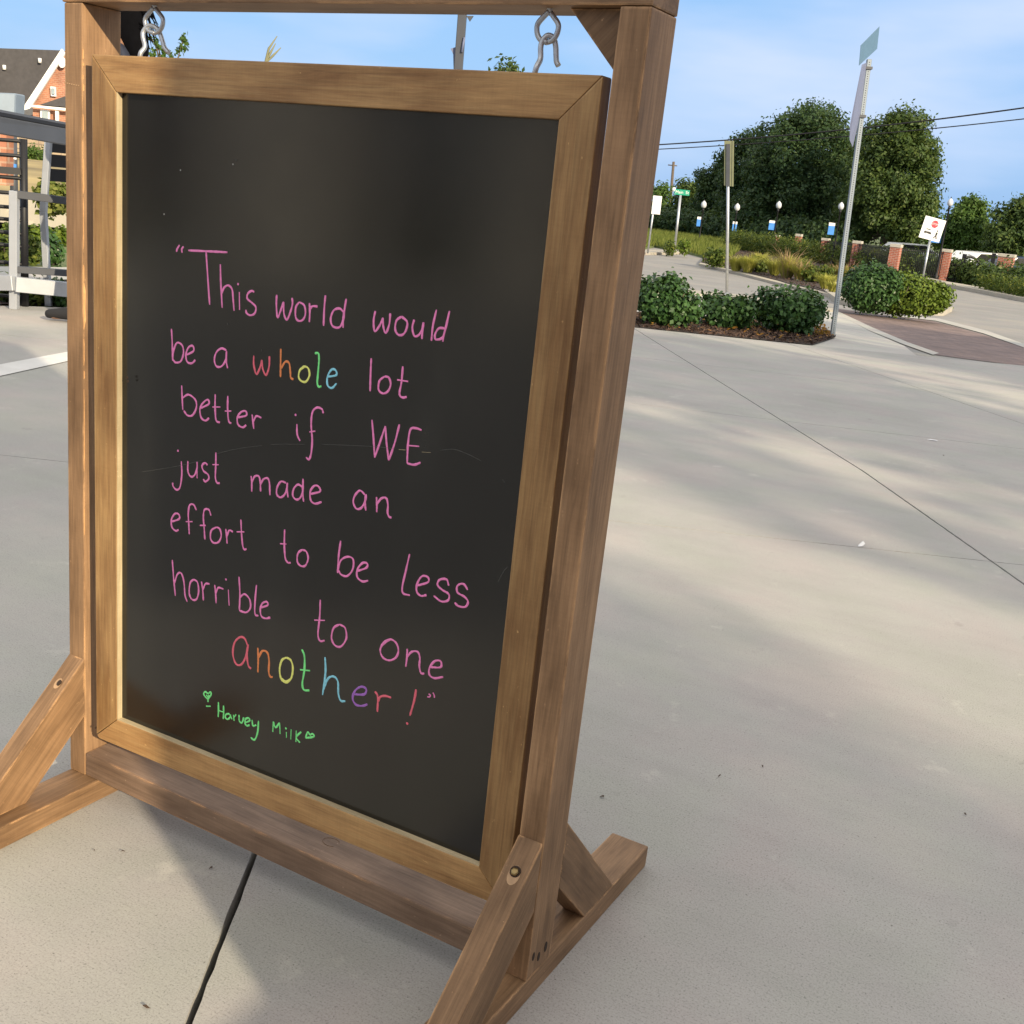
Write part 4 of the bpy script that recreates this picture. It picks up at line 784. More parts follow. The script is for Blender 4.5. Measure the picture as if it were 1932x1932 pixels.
# bolts, screw holes
def hit(u, v, p0, n):
    d = ray(u, v); t = (Vector(p0) - CAM).dot(n) / d.dot(n); return CAM + d * t
def disc(name, P, n, r, mat, parent, e=1.0, off=.0006, ax=None):
    n = n.normalized(); a = (ax - n * ax.dot(n)).normalized() if ax else n.orthogonal().normalized(); b = n.cross(a)
    mb = MB(); mb.prism([P + n * off + a * math.cos(t) * r * e + b * math.sin(t) * r for t in [k * math.pi / 8 for k in range(16)]], -n * (off + .002)); return mb.put(name, mat, parent)
M['hole'] = plain('shadowy_bore', (.035, .02, .012), .9); M['fresh'] = plain('freshly_cut_wood', (.42, .27, .15), .7, 0, .2, 90); M['brass'] = plain('aged_brass', (.30, .22, .10), .35, .9, .2, 60)
nb = Vector((0, -.900, 1)).normalized(); ax_ = Vector((0, -1, -.900)).normalized()
Pb = hit(972, 1646, Ls((W, 0, .2566)), nb); disc('bolt_recess', Pb + ax_ * .004, nb, .0085, M['fresh'], ST, 1.6, .0005, ax_); disc('bolt_bore', Pb - ax_ * .001, nb, .0078, M['hole'], ST, 1.0, .0008)
mb = MB(); mb.lathe((0, 0, 0), [(.0058, 0), (.0058, .003), (.004, .0042), (.001, .0044)], 6); qt = nb.to_track_quat('Z', 'Y').to_matrix().to_4x4(); mb.put('bolt_head', M['brass'], ST, T(Pb + nb * .0009) @ qt)
nl = Vector((0, -.967, 1)).normalized(); Pl = hit(109.4, 1289.5, Ls((0, 0, .2583)), nl); disc('bolt_recess', Pl, nl, .0065, M['fresh'], ST, 1.5, .0005, Vector((0, -1, -.967)).normalized()); disc('bolt_bore', Pl + Vector((.003, 0, .002)), nl, .0035, M['hole'], ST, 1.5, .0009, Vector((0, -1, -.967)).normalized())
nx = Vector((1, 0, -LEAN)).normalized()
for u, v, r in ((1006.3, 1804.6, .0034), (1016, 1804.6, .0036), (1029.5, 1786, .0042)): disc('screw_hole', hit(u, v, Ls((W, 0, 0)), nx), nx, r, M['hole'], ST, 2.0, .0005, Vector((0, 0, 1)))
def knot(u, v, p0, n, r, e, ax):
    P = hit(u, v, p0, n); n = n.normalized(); a = (ax - n * ax.dot(n)).normalized(); b = n.cross(a)
    MB().tube([P + a * math.cos(t_) * r * e * 1.25 + b * math.sin(t_) * r * 1.25 + n * .0002 for t_ in [k * math.pi / 12 for k in range(3, 22)]], .0004, 5).put('knot_ring', M['knot'], ST)
M['knot'] = plain('wood_knot', (.15, .085, .045), .7, 0, .3, 200)
knot(625, 1589, Ls((0, 0, ZF + HR)), Vector((0, 0, 1)), .0085, 1.35, Vector((1, 0, 0)))
# rubbed pale patches along the left post's inner arris and a dashed scratch across its front
M['raw'] = plain('bare_orange_wood', (.60, .33, .14), .7, 0, .25, 60)
for u, v0, v1, w_ in ((155, 92, 112, .0022), (156, 118, 124, .003), (153.5, 140, 150, .0016), (154, 158, 172, .0028), (153, 215, 250, .0014), (155, 300, 366, .0022), (156, 372, 470, .0013), (158, 500, 532, .0016), (158.5, 534, 622, .0042), (158.5, 640, 690, .0016), (159, 700, 716, .0022), (158, 735, 890, .0012), (159, 960, 1010, .001)):
    a = hit(u, v0, (0, 0, 0), Vector((0, -1, 0))); b = hit(u, v1, (0, 0, 0), Vector((0, -1, 0))); zz = [(a.z, .3), (a.z * .8 + b.z * .2, 1), (a.z * .45 + b.z * .55, .75), (a.z * .2 + b.z * .8, 1), (b.z, .2)]
    F = [(PW + .0004, .0008, z) for z, k in zz] + [(PW + .0004, .0008 + w_ * k, z) for z, k in zz[::-1]]
    piece('worn_patch', F, (-.0012, 0, 0), (0, 0, 1), M['raw'], ST, 0)
for k in range(7):
    u = 122 + k * 4.3; a = hit(u, 156 + k * .9, (0, -.0004, 0), Vector((0, -1, 0))); bxm = MB().box((a.x - .0011, -.0004, a.z - .0007), (a.x + .0011, .001, a.z + .0007)); bxm.put('scratch_dash', M['fresh'], ST)
# eye screws on the beam
def eye(cx, w):
    P = [Ls((cx, .022, HT + .004)), Ls((cx, .022, HT - .004))]
    pr = [(0, -.003), (.42, -.0085), (.88, -.015), (1, -.0205), (.86, -.028), (.5, -.0335), (0, -.0355)]
    pts = [Ls((cx + w * a, .022 + .001, HT + b)) for a, b in pr] + [Ls((cx - w * a, .022 - .001, HT + b)) for a, b in pr[::-1]]
    MB().tube(P, .0034, 10).tube(sm(pts, 5), .0031, 10).put('eye_screw', M['galv'], ST)
def sm(pts, k=6):
    pts = [Vector(p) for p in pts]; out = []
    if len(pts) < 3: return pts
    for i in range(len(pts) - 1):
        p0 = pts[i - 1] if i > 0 else pts[0] * 2 - pts[1]; p1, p2 = pts[i], pts[i + 1]; p3 = pts[i + 2] if i + 2 < len(pts) else p2 * 2 - p1
        for j in range(k):
            t = j / k; out.append(.5 * ((2 * p1) + (p2 - p0) * t + (2 * p0 - 5 * p1 + 4 * p2 - p3) * t * t + (3 * p1 - p0 - 3 * p2 + p3) * t ** 3))
    out.append(pts[-1]); return out
eye(.1572, .0165); eye(.7825, .0134)

# ------------------------------------------------------------------ the hanging chalkboard
FX0, FX1, FZ0, FZ1, FT, FWD, FY, TILT, FROT, PTH = .06673, .86551, .12298, 1.20394, .024, .0486, -.0035, .00723, .0221, .0103
def FPt(a, b, dy=0): return (a, FY + dy + TILT * (FZ1 - b) + FROT * (a - .2925), b)
CB = empty('chalkboard', Ls((.45, .03, .62)), 'large framed chalkboard with a pink and rainbow handwritten quote, hanging from two hooks', 'chalkboard'); fm = M['frame']
a0, a1, z0, z1, w = FX0, FX1, FZ0, FZ1, FWD; g = .0003
piece('frame_top', [FPt(a0 + g, z1), FPt(a1 - g, z1), FPt(a1 - w - g, z1 - w), FPt(a0 + w + g, z1 - w)], (0, FT, 0), (1, 0, 0), fm, CB, .0016)
piece('frame_bottom', [FPt(a0 + .006, z0), FPt(a1 - g, z0), FPt(a1 - w - g, z0 + w), FPt(a0 + w + g, z0 + w), FPt(a0 + .001, z0 + .005)], (0, FT, 0), (1, 0, 0), fm, CB, .0016)
piece('frame_side', [FPt(a0, z1), FPt(a0 + w, z1 - w - g), FPt(a0 + w, z0 + w + g), FPt(a0, z0 + .006)], (0, FT, 0), (0, 0, 1), fm, CB, .0016)
piece('frame_side', [FPt(a1, z1 - g), FPt(a1 - w, z1 - w - g), FPt(a1 - w, z0 + w + g), FPt(a1, z0 + g)], (0, FT, 0), (0, 0, 1), fm, CB, .0016)
bd = .0012
piece('bead', [FPt(a0 + w, z1 - w, .0008), FPt(a0 + w + bd, z1 - w, .0008), FPt(a0 + w + bd, z0 + w, .0008), FPt(a0 + w, z0 + w, .0008)], (0, PTH - .001, 0), (0, 0, 1), M['bead'], CB, 0)
piece('bead', [FPt(a0 + w + bd, z0 + w + bd, .0008), FPt(a1 - w, z0 + w + bd, .0008), FPt(a1 - w, z0 + w, .0008), FPt(a0 + w + bd, z0 + w, .0008)], (0, PTH - .001, 0), (1, 0, 0), M['bead'], CB, 0)
pn = piece('panel', [FPt(a0 + w - .004, z1 - w + .004, PTH), FPt(a1 - w + .004, z1 - w + .004, PTH), FPt(a1 - w + .004, z0 + w - .004, PTH), FPt(a0 + w - .004, z0 + w - .004, PTH)], (0, .004, 0), (1, 0, 0), M['board'], CB, 0)
for u, v in ((1019.3, 154.7), (1087, 315), (183, 1372), (245, 712), (246, 719)):
    Pn = hit(u, v, Ls(FPt(.4, .7)), Vector((0, -1, 0))); Pn.y = FPt(Pn.x, Pn.z)[1]; disc('nail_hole', Pn, Vector((0, -1, 0)), .0011, M['hole'], CB, 1.6, .0003, Vector((0, 0, 1)))
for ex, ey_, side in ((.1425, 0, 0), (.7725, 0, 1)):
    if side == 0: pr = [(.1262, -.004, 1.198), (.1285, -.004, 1.2085), (.1300, -.004, 1.2175), (.1262, -.004, 1.229), (.1255, -.003, 1.2375), (.1315, 0, 1.2455), (.1405, .003, 1.2445), (.1475, .004, 1.2385), (.1545, .004, 1.226), (.1580, .004, 1.2185), (.1665, .004, 1.2115)]
    else: pr = [(.7665, -.004, 1.199), (.7685, -.004, 1.2085), (.7690, -.004, 1.2180), (.7672, -.003, 1.2300), (.7680, -.002, 1.2375), (.7725, 0, 1.2435), (.7785, .003, 1.2415), (.7818, .004, 1.2330), (.7835, .004, 1.2240), (.7850, .004, 1.2170), (.7880, .004, 1.2125)]
    MB().tube(sm([Ls((x + (.0152 if side == 0 else .0110), .022 + y * 1.2 - (.006 if z < 1.21 and i_ < 3 else 0), z + .0016)) for i_, (x, y, z) in enumerate(pr)], 6), .0033, 10).put('hook', M['galv'], CB)
# dust on the rail
P = hit(270, 1418, (0, 0, ZF + HR + .001), Vector((0, 0, 1)))

# handwriting -------------------------------------------------------
def on_board(u, v):
    d = ray(u, v); t = 1.5
    for _ in range(8):
        p = CAM + d * t; xs = p.x - LEAN * p.z; y = FY + PTH + TILT * (FZ1 - p.z) + FROT * (xs - .2925); t = (y - CAM.y) / d.y
    return CAM + d * t
def B(p): return (286.8 + .32031 * p[0], 422.6 + .32031 * p[1])
def Cc(p): return (286.8 + .32031 * p[0], 815.1 + .32031 * p[1])
def write(name, f, strokes, dots, col, r=.0015, dr=.0018, label=None):
    mb = MB(); bm = mb.bm
    for st in strokes:
        pts = sm([on_board(*f(p)) for p in st], 7); n = len(pts); rings = []
        for i, p in enumerate(pts):
            t = (pts[min(i + 1, n - 1)] - pts[max(i - 1, 0)]).normalized(); nn = Vector((0, -1, 0)); sd = t.cross(nn).normalized(); rr = r * (1 + .12 * math.sin(i * .55 + p.x * 90) + random.uniform(-.13, .13)) * (.65 if i in (0, n - 1) else 1)
            rings.append([bm.verts.new(p + sd * rr), bm.verts.new(p + sd * rr * .6 + nn * .00035), bm.verts.new(p - sd * rr * .6 + nn * .00035), bm.verts.new(p - sd * rr)])
        for a, b in zip(rings[:-1], rings[1:]):
            for k in range(3): bm.faces.new((a[k], a[k + 1], b[k + 1], b[k])).smooth = True
    for p in dots:
        c = on_board(*f(p)); vs = [bm.verts.new(c + Vector((math.cos(k * .785) * dr, -.0003, math.sin(k * .785) * dr))) for k in range(8)]; bm.faces.new(vs)
    for v in bm.verts: v.co.y -= .00015
    return mb.put(name, INK[col], pn, None, None, label)
def word(w_, f, strokes, dots=(), col='pink', **k): write('chalk_word', f, strokes, dots, col, label='%s handwritten word "%s"' % (col, w_), **k)
def letter(w_, f, strokes, dots=(), col='pink', **k): write('chalk_letter', f, strokes, dots, col, label='%s handwritten letter %s' % (col, w_), **k)
write('quotation_mark', B, [[(163, 124), (150, 145), (144, 164)], [(187, 132), (176, 148), (178, 170)]], (), 'pink')
word('This', B, [[(215, 156), (330, 161), (445, 167)], [(319, 165), (328, 300), (340, 476)], [(403, 237), (406, 350), (414, 494)], [(412, 410), (425, 375), (450, 362), (472, 385), (478, 440), (484, 512)], [(515, 400), (516, 506)],
  [(603, 402), (588, 394), (565, 410), (562, 440), (590, 465), (612, 490), (606, 525), (580, 538), (558, 525), (553, 505)]], [(508, 354)])
word('world', B, [[(735, 417), (733, 480), (740, 550), (758, 510), (775, 458)], [(775, 458), (778, 530), (795, 564), (815, 520), (828, 470), (825, 435)], [(868, 460), (848, 490), (846, 545), (862, 570), (888, 565), (904, 530), (897, 480), (868, 460)],
  [(928, 465), (930, 520), (927, 578)], [(929, 505), (945, 485), (977, 486)], [(1022, 420), (1015, 500), (1011, 600)], [(1130, 520), (1105, 498), (1070, 510), (1053, 560), (1065, 602), (1105, 608), (1128, 560), (1135, 500), (1145, 440)], [(1135, 500), (1126, 560), (1126, 612)]])
word('would', B, [[(1316, 512), (1306, 570), (1312, 632), (1340, 600), (1361, 552)], [(1361, 552), (1363, 605), (1378, 642), (1398, 590), (1404, 525)], [(1470, 545), (1440, 570), (1433, 620), (1450, 652), (1480, 650), (1500, 615), (1502, 575), (1470, 545)],
  [(1545, 563), (1534, 610), (1545, 658), (1570, 655), (1592, 620), (1600, 578)], [(1600, 578), (1593, 630), (1590, 678)], [(1676, 505), (1655, 600), (1646, 688)], [(1725, 615), (1690, 615), (1668, 650), (1672, 680), (1710, 670), (1728, 620), (1753, 512)], [(1728, 615), (1713, 693)]])
word('be', B, [[(115, 617), (120, 710), (122, 805)], [(122, 803), (128, 745), (148, 700), (178, 715), (186, 760), (170, 808), (140, 816), (125, 800)], [(203, 772), (245, 748), (240, 718), (215, 728), (200, 770), (208, 812), (235, 820), (256, 800)]])
word('a', B, [[(440, 745), (410, 733), (380, 755), (368, 800), (380, 838), (410, 838), (435, 800), (440, 748)], [(438, 750), (438, 810), (446, 850)]])
letter('w', B, [[(600, 775), (600, 830), (615, 884), (635, 850), (648, 800)], [(648, 800), (652, 850), (672, 890), (690, 840), (692, 778)]], (), 'red')
letter('h', B, [[(759, 735), (758, 820), (757, 902)], [(762, 850), (785, 812), (808, 820), (815, 870), (818, 905), (834, 916)]], (), 'orange')
letter('o', B, [[(898, 843), (872, 860), (864, 900), (880, 925), (908, 928), (928, 890), (920, 850), (898, 840), (882, 850)]], (), 'yellow')
letter('l', B, [[(960, 762), (980, 762), (984, 800), (978, 880), (974, 935), (982, 958), (999, 955)]], (), 'green')
letter('e', B, [[(1034, 900), (1085, 890), (1082, 862), (1058, 858), (1034, 900), (1035, 950), (1060, 966), (1088, 938)]], (), 'blue')
word('lot', B, [[(1292, 790), (1288, 880), (1285, 985)], [(1370, 898), (1340, 925), (1335, 975), (1360, 998), (1390, 985), (1406, 945), (1395, 905), (1370, 898)], [(1478, 838), (1470, 930), (1458, 1000), (1475, 1022), (1502, 1018)], [(1445, 918), (1510, 928)]])
word('better', B, [[(175, 950), (178, 1020), (182, 1095)], [(180, 1025), (215, 1005), (255, 1035), (262, 1080), (240, 1125), (210, 1128), (188, 1100)], [(287, 1085), (335, 1060), (328, 1035), (300, 1055), (283, 1090), (290, 1140), (315, 1158), (338, 1142)],
  [(373, 1003), (372, 1080), (378, 1155), (401, 1170)], [(357, 1078), (404, 1078)], [(447, 1012), (446, 1090), (452, 1160), (468, 1175)], [(430, 1102), (468, 1102)], [(505, 1140), (555, 1128), (552, 1103), (525, 1108), (503, 1140), (508, 1182), (535, 1198), (556, 1184)], [(590, 1122), (595, 1165), (600, 1207)], [(597, 1165), (615, 1132), (645, 1142)]])
word('if', B, [[(854, 1178), (856, 1240), (872, 1278)], [(1010, 1115), (1000, 1090), (970, 1082), (945, 1110), (938, 1180), (944, 1270), (938, 1350), (925, 1386), (908, 1375)], [(928, 1225), (963, 1220)]], [(847, 1124)])
word('WE', B, [[(1296, 1153), (1305, 1260), (1312, 1376)], [(1312, 1376), (1345, 1280), (1375, 1190)], [(1375, 1190), (1382, 1290), (1395, 1392)], [(1395, 1392), (1430, 1290), (1458, 1180)], [(1589, 1215), (1555, 1203), (1522, 1212), (1508, 1300), (1503, 1410)], [(1512, 1305), (1575, 1310)], [(1503, 1410), (1545, 1418), (1583, 1405)]])
word('just', Cc, [[(173, 172), (176, 250), (165, 325), (145, 340), (125, 320), (122, 298)], [(212, 170), (212, 230), (228, 262), (250, 255), (265, 215), (266, 175)], [(266, 175), (266, 272)], [(328, 195), (312, 182), (295, 200), (305, 230), (330, 250), (335, 275), (315, 292), (302, 278)], [(377, 120), (376, 200), (374, 270), (385, 300), (400, 300)], [(357, 192), (394, 193)]], [(154, 110)])
word('made', Cc, [[(584, 258), (588, 300), (588, 352)], [(588, 300), (605, 262), (630, 262), (638, 300), (640, 350)], [(640, 310), (655, 280), (680, 272), (692, 300), (695, 372)], [(790, 300), (760, 292), (738, 325), (735, 365), (755, 385), (780, 370), (795, 330), (798, 298)], [(796, 300), (795, 340), (802, 385)],
  [(888, 325), (860, 310), (835, 335), (830, 375), (850, 398), (875, 385), (890, 340), (890, 275)], [(890, 275), (888, 350), (893, 410)], [(935, 365), (990, 350), (980, 320), (955, 318), (933, 350), (935, 400), (960, 422), (1000, 412)]])
word('an', Cc, [[(1255, 370), (1225, 345), (1195, 375), (1186, 415), (1205, 452), (1235, 445), (1258, 400), (1262, 365)], [(1258, 370), (1255, 420), (1260, 463)], [(1323, 382), (1325, 430), (1324, 472)], [(1326, 425), (1350, 392), (1380, 390), (1390, 430), (1388, 475), (1398, 500), (1412, 503)]])
word('effort', Cc, [[(115, 528), (160, 512), (158, 485), (135, 482), (115, 515), (118, 560), (140, 582), (158, 575)], [(262, 460), (245, 428), (222, 432), (214, 480), (217, 540), (220, 602)], [(200, 528), (240, 528)], [(348, 492), (335, 458), (310, 458), (303, 500), (308, 570), (312, 633)], [(283, 550), (318, 550)],
  [(380, 560), (350, 580), (345, 625), (362, 652), (392, 648), (408, 612), (400, 572), (380, 560)], [(435, 570), (440, 615), (443, 657)], [(442, 615), (455, 580), (478, 588)], [(524, 515), (528, 600), (535, 670), (545, 692), (558, 688)], [(500, 588), (545, 588)]])
word('to', Cc, [[(782, 573), (780, 660), (785, 740), (800, 768), (818, 770)], [(755, 658), (793, 660)], [(885, 693), (860, 715), (857, 765), (880, 790), (905, 785), (920, 745), (910, 705), (885, 693)]])
word('be', Cc, [[(1112, 640), (1100, 730), (1093, 830)], [(1093, 828), (1110, 760), (1150, 735), (1185, 750), (1182, 810), (1150, 848), (1115, 840), (1098, 815)], [(1207, 820), (1262, 800), (1268, 775), (1240, 772), (1210, 810), (1210, 855), (1240, 880), (1274, 875)]])
word('less', Cc, [[(1518, 718), (1495, 820), (1475, 910), (1480, 950), (1520, 962)], [(1560, 905), (1625, 885), (1625, 855), (1590, 850), (1562, 895), (1560, 940), (1585, 965), (1618, 960)], [(1748, 905), (1735, 868), (1695, 870), (1682, 900), (1710, 930), (1748, 955), (1745, 990), (1705, 998), (1660, 965)], [(1860, 930), (1835, 895), (1800, 905), (1800, 945), (1840, 970), (1862, 1000), (1845, 1030), (1805, 1025), (1783, 1005)]])
word('horrible', Cc, [[(120, 753), (128, 860), (138, 965)], [(133, 890), (150, 838), (172, 832), (188, 880), (195, 960), (208, 1000)], [(245, 868), (225, 890), (220, 950), (235, 985), (262, 985), (275, 940), (268, 885), (245, 868)], [(292, 880), (300, 940), (303, 992)], [(300, 930), (315, 895), (340, 895)], [(370, 900), (376, 960), (378, 1008)], [(376, 955), (390, 918), (422, 925)],
  [(450, 928), (455, 1022)], [(513, 852), (518, 950), (515, 1050)], [(517, 975), (545, 955), (575, 985), (580, 1035), (555, 1062), (515, 1052)], [(616, 900), (608, 990), (607, 1070), (628, 1083)], [(638, 1035), (682, 1020), (675, 1000), (650, 1010), (638, 1045), (645, 1085), (670, 1098), (698, 1092)]], [(437, 868)])
word('to', Cc, [[(992, 988), (988, 1090), (978, 1190), (990, 1230), (1018, 1228)], [(957, 1108), (1020, 1110)], [(1105, 1133), (1070, 1155), (1058, 1215), (1080, 1258), (1115, 1262), (1145, 1215), (1138, 1155), (1105, 1133)]])
word('one', Cc, [[(1355, 1255), (1385, 1232), (1410, 1222), (1440, 1245), (1452, 1290), (1435, 1330), (1395, 1345), (1358, 1325), (1345, 1280), (1370, 1235), (1400, 1222)], [(1504, 1275), (1502, 1330), (1495, 1383)], [(1503, 1325), (1530, 1295), (1565, 1295), (1578, 1330), (1575, 1380), (1585, 1420), (1605, 1422)], [(1640, 1385), (1700, 1385), (1700, 1350), (1665, 1350), (1635, 1390), (1635, 1430), (1665, 1450), (1716, 1442)]])
R2 = .0017
letter('a', Cc, [[(565, 1260), (545, 1215), (515, 1210), (485, 1245), (477, 1310), (495, 1365), (525, 1370), (550, 1330), (568, 1250)], [(566, 1255), (560, 1320), (568, 1375), (584, 1395)]], (), 'red', r=R2)
letter('n', Cc, [[(624, 1270), (626, 1340), (624, 1415)], [(628, 1330), (650, 1290), (680, 1300), (690, 1350), (688, 1410), (697, 1440), (712, 1443)]], (), 'orange', r=R2)
letter('o', Cc, [[(792, 1328), (765, 1345), (752, 1400), (762, 1455), (790, 1475), (820, 1450), (830, 1390), (818, 1345), (792, 1328)], [(765, 1452), (790, 1470), (815, 1455)]], (), 'yellow', r=R2)
letter('t', Cc, [[(883, 1280), (898, 1320), (898, 1400), (886, 1480), (895, 1518), (928, 1522)], [(873, 1400), (932, 1406)]], (), 'green', r=R2)
letter('h', Cc, [[(1020, 1325), (1022, 1420), (1005, 1548)], [(1010, 1520), (1035, 1455), (1070, 1440), (1095, 1470), (1098, 1540), (1112, 1582), (1140, 1585)]], (), 'blue', r=R2)
letter('e', Cc, [[(1190, 1545), (1250, 1545), (1262, 1515), (1235, 1500), (1200, 1520), (1182, 1565), (1200, 1605), (1240, 1613), (1270, 1603)]], (), 'purple', r=R2)
letter('r', Cc, [[(1314, 1528), (1330, 1560), (1328, 1648)], [(1330, 1590), (1345, 1560), (1378, 1555), (1410, 1565)]], (), 'red', r=R2)
write('exclamation_mark', Cc, [[(1556, 1515), (1545, 1580), (1520, 1670)]], [(1504, 1716)], 'red', r=R2, dr=.0021)
write('quotation_mark', Cc, [[(1630, 1543), (1640, 1550), (1635, 1560), (1622, 1560)], [(1655, 1535), (1662, 1548), (1664, 1565)]], (), 'pink', r=.001)
write('chalk_heart', Cc, [[(330, 1590), (332, 1570), (348, 1548), (345, 1532), (330, 1540), (315, 1530), (305, 1542), (315, 1560), (332, 1575)], [(320, 1548), (330, 1560), (338, 1548)], [(320, 1615), (347, 1615)]], (), 'green')
write('chalk_name', Cc, [[(392, 1590), (392, 1640), (390, 1678)], [(422, 1610), (422, 1660), (420, 1690)], [(392, 1640), (422, 1650)], [(458, 1660), (438, 1662), (432, 1680), (445, 1692), (460, 1680), (462, 1662)], [(460, 1665), (472, 1692)], [(480, 1665), (484, 1700)], [(484, 1680), (497, 1662)],
  [(513, 1665), (515, 1700), (530, 1712), (542, 1680)], [(550, 1712), (575, 1700), (570, 1685), (553, 1690), (548, 1715), (560, 1730), (576, 1725)], [(590, 1695), (595, 1730), (615, 1725)], [(628, 1700), (622, 1770), (605, 1812), (582, 1800)]], (), 'green', label='first word of the green signature')
write('chalk_name', Cc, [[(715, 1705), (712, 1765)], [(715, 1705), (728, 1740), (752, 1712)], [(752, 1712), (755, 1778)], [(792, 1765), (792, 1800)], [(820, 1750), (818, 1810)], [(850, 1758), (848, 1825)], [(880, 1765), (850, 1798), (872, 1830)]], [(790, 1745)], 'green', label='second word of the green signature')
write('chalk_heart', Cc, [[(905, 1800), (918, 1768), (930, 1785)], [(930, 1785), (945, 1778), (956, 1790), (940, 1798), (905, 1802)]], (), 'green')
write('scratch', Cc, [[(-60, 235), (100, 210), (200, 190), (300, 165)], [(380, 128), (460, 108), (540, 93), (650, 80)], [(700, 74), (750, 72), (900, 72)], [(1000, 72), (1150, 78), (1300, 85), (1430, 97)], [(1700, 108), (1780, 102), (1860, 130), (1940, 170)]], (), 'dust', r=.0004)
write('scratch', Cc, [[(1455, 103), (1495, 106)], [(1590, 118), (1643, 121)]], (), 'straw', r=.0006)
write('scratch', lambda p: p, [[(958, 1070), (952, 1076), (946, 1086), (940, 1098)], [(948, 904), (953, 912)]], (), 'dust', r=.0006)
write('chalk_speck', lambda p: p, [], [(310, 404), (341, 321), (440, 310)], 'white', dr=.0011)
write('chalk_speck', lambda p: p, [], [(446, 302), (430, 611), (494, 661)], 'dust', dr=.0012)

# ------------------------------------------------------------------ litter on the slabs
def scrap(u, v, w, h, mat, label, cat, z=.004, rot=0):
    P = G(u, v); w, h = (w, h) if mat is M['paper'] else (w * .65, h * .65); mb = MB(); mb.prism([(-w, -h, .001), (w * .2, -h * 1.1, .004), (w, -h * .2, z), (w * .6, h, z * 1.5), (-w * .5, h * .8, .003)], (0, 0, .0008)); o = mb.put('scrap' if mat is M['paper'] else 'twig', mat, None, T(P) @ Matrix.Rotation(rot, 4, 'Z')); tag(o, label, cat, 'litter on the slabs')
scrap(1624, 1031, .013, .008, M['paper'], 'white paper scrap lying on the thin slab joint at right', 'paper scrap', .012, .6)
scrap(1760, 831, .030, .012, M['paper'], 'flat white paper scrap farther out on the concrete at right', 'paper scrap', .002)
for i, (u, v, w, h, lb) in enumerate(((1136, 1505, .006, .004, 'small dark curl on the concrete just right of the stand post'), (1357, 1466, .006, .0016, 'tiny dark twig on the concrete right of the stand'), (1438, 1448, .0035, .0022, 'dark speck on the concrete right of the tiny twig'), (275, 1903, .008, .003, 'reddish brown leaf bit near the lower left corner'),
                                  (232, 1609, .006, .0012, 'dark twig on the sunlit slab at lower left'), (178, 1607, .005, .0012, 'short dark twig left of another on the sunlit slab'), (398, 1640, .004, .003, 'dark speck in the shade under the rail'), (1780, 860, .006, .004, 'dark crumb near the paper scrap far right'), (1820, 1118 + 420, .004, .003, 'dark crumb on the concrete at the right edge'))):
    scrap(u, v, w, h, M['debris'], lb, 'twig', .003, i * 1.1)
scrap(960, 1755, .0, .0, M['paper'], 'x', 'x') if False else None

# ------------------------------------------------------------------ the person behind the board
def skin_body(name, verts, edges, mat, parent, mw, sub=2, root=0):
    me = bpy.data.meshes.new(name); me.from_pydata([v[:3] for v in verts], edges, []); o = bpy.data.objects.new(name + '_tmp', me); C.objects.link(o)
    sk = o.modifiers.new('s', 'SKIN'); sk.use_smooth_shade = True; ss = o.modifiers.new('u', 'SUBSURF'); ss.levels = sub
    for i, v in enumerate(verts): d = me.skin_vertices[0].data[i]; d.radius = (v[3], v[4] if len(v) > 4 else v[3]); d.use_root = (i == root)
    dg = bpy.context.evaluated_depsgraph_get(); dg.update(); m2 = bpy.data.meshes.new_from_object(o.evaluated_get(dg)); bpy.data.objects.remove(o)
    for p in m2.polygons: p.use_smooth = True
    return link(name, m2, mat, parent, mw)
Pp = G(222, 612); Dp = hd(Pp); k = (AT(255, 101, Dp).z) / 1.45; mwp = frame_at(Pp) @ Matrix.Rotation(math.pi, 4, 'Z') @ Matrix.Scale(k, 4)
pe = empty('person', Pp, 'person with black hair, dark navy top and black shoes standing behind the board, facing left', 'person')
# local x = facing, y = the side nearest the camera is +y (after the half turn)
V = [(0, 0, .95, .13, .16), (0, 0, 1.10, .12, .14), (0, 0, 1.28, .13, .17), (0, 0, 1.43, .09, .13), (0, 0, 1.52, .055), (.02, 0, 1.60, .075, .07), (.03, 0, 1.68, .095, .085), (.02, 0, 1.75, .06)]
Ed = [(i, i + 1) for i in range(7)]
V += [(.125, 0, 1.655, .014)]; Ed.append((6, 8))
for s_ in (-1, 1):
    b = len(V); fx = .16 if s_ > 0 else -.10
    V += [(0, s_ * .10, .90, .085), (fx * .5, s_ * .10, .50, .06), (fx, s_ * .10, .09, .04), (fx + .08, s_ * .10, .05, .036), (fx + .19, s_ * .11, .035, .028)]; Ed += [(0, b), (b, b + 1), (b + 1, b + 2), (b + 2, b + 3), (b + 3, b + 4)]
    a = len(V); V += [(0, s_ * .19, 1.40, .055), (-.02, s_ * .24, 1.13, .042), (.05, s_ * .25, .90, .026), (.06, s_ * .25, .84, .030, .016)]; Ed += [(3, a), (a, a + 1), (a + 1, a + 2), (a + 2, a + 3)]
    for q, (dx, ln) in enumerate(((-.022, .075), (-.007, .085), (.009, .08), (.024, .065))):
        n_ = len(V); V += [(.06 + dx, s_ * .25, .80, .009), (.065 + dx, s_ * .245, .80 - ln * .55, .008), (.06 + dx, s_ * .235, .80 - ln, .007)]; Ed += [(a + 3, n_), (n_, n_ + 1), (n_ + 1, n_ + 2)]
    n_ = len(V); V += [(.10, s_ * .235, .83, .010), (.115, s_ * .225, .79, .008)]; Ed += [(a + 3, n_), (n_, n_ + 1)]
skin_body('body', V, Ed, M['skin'], pe, mwp)
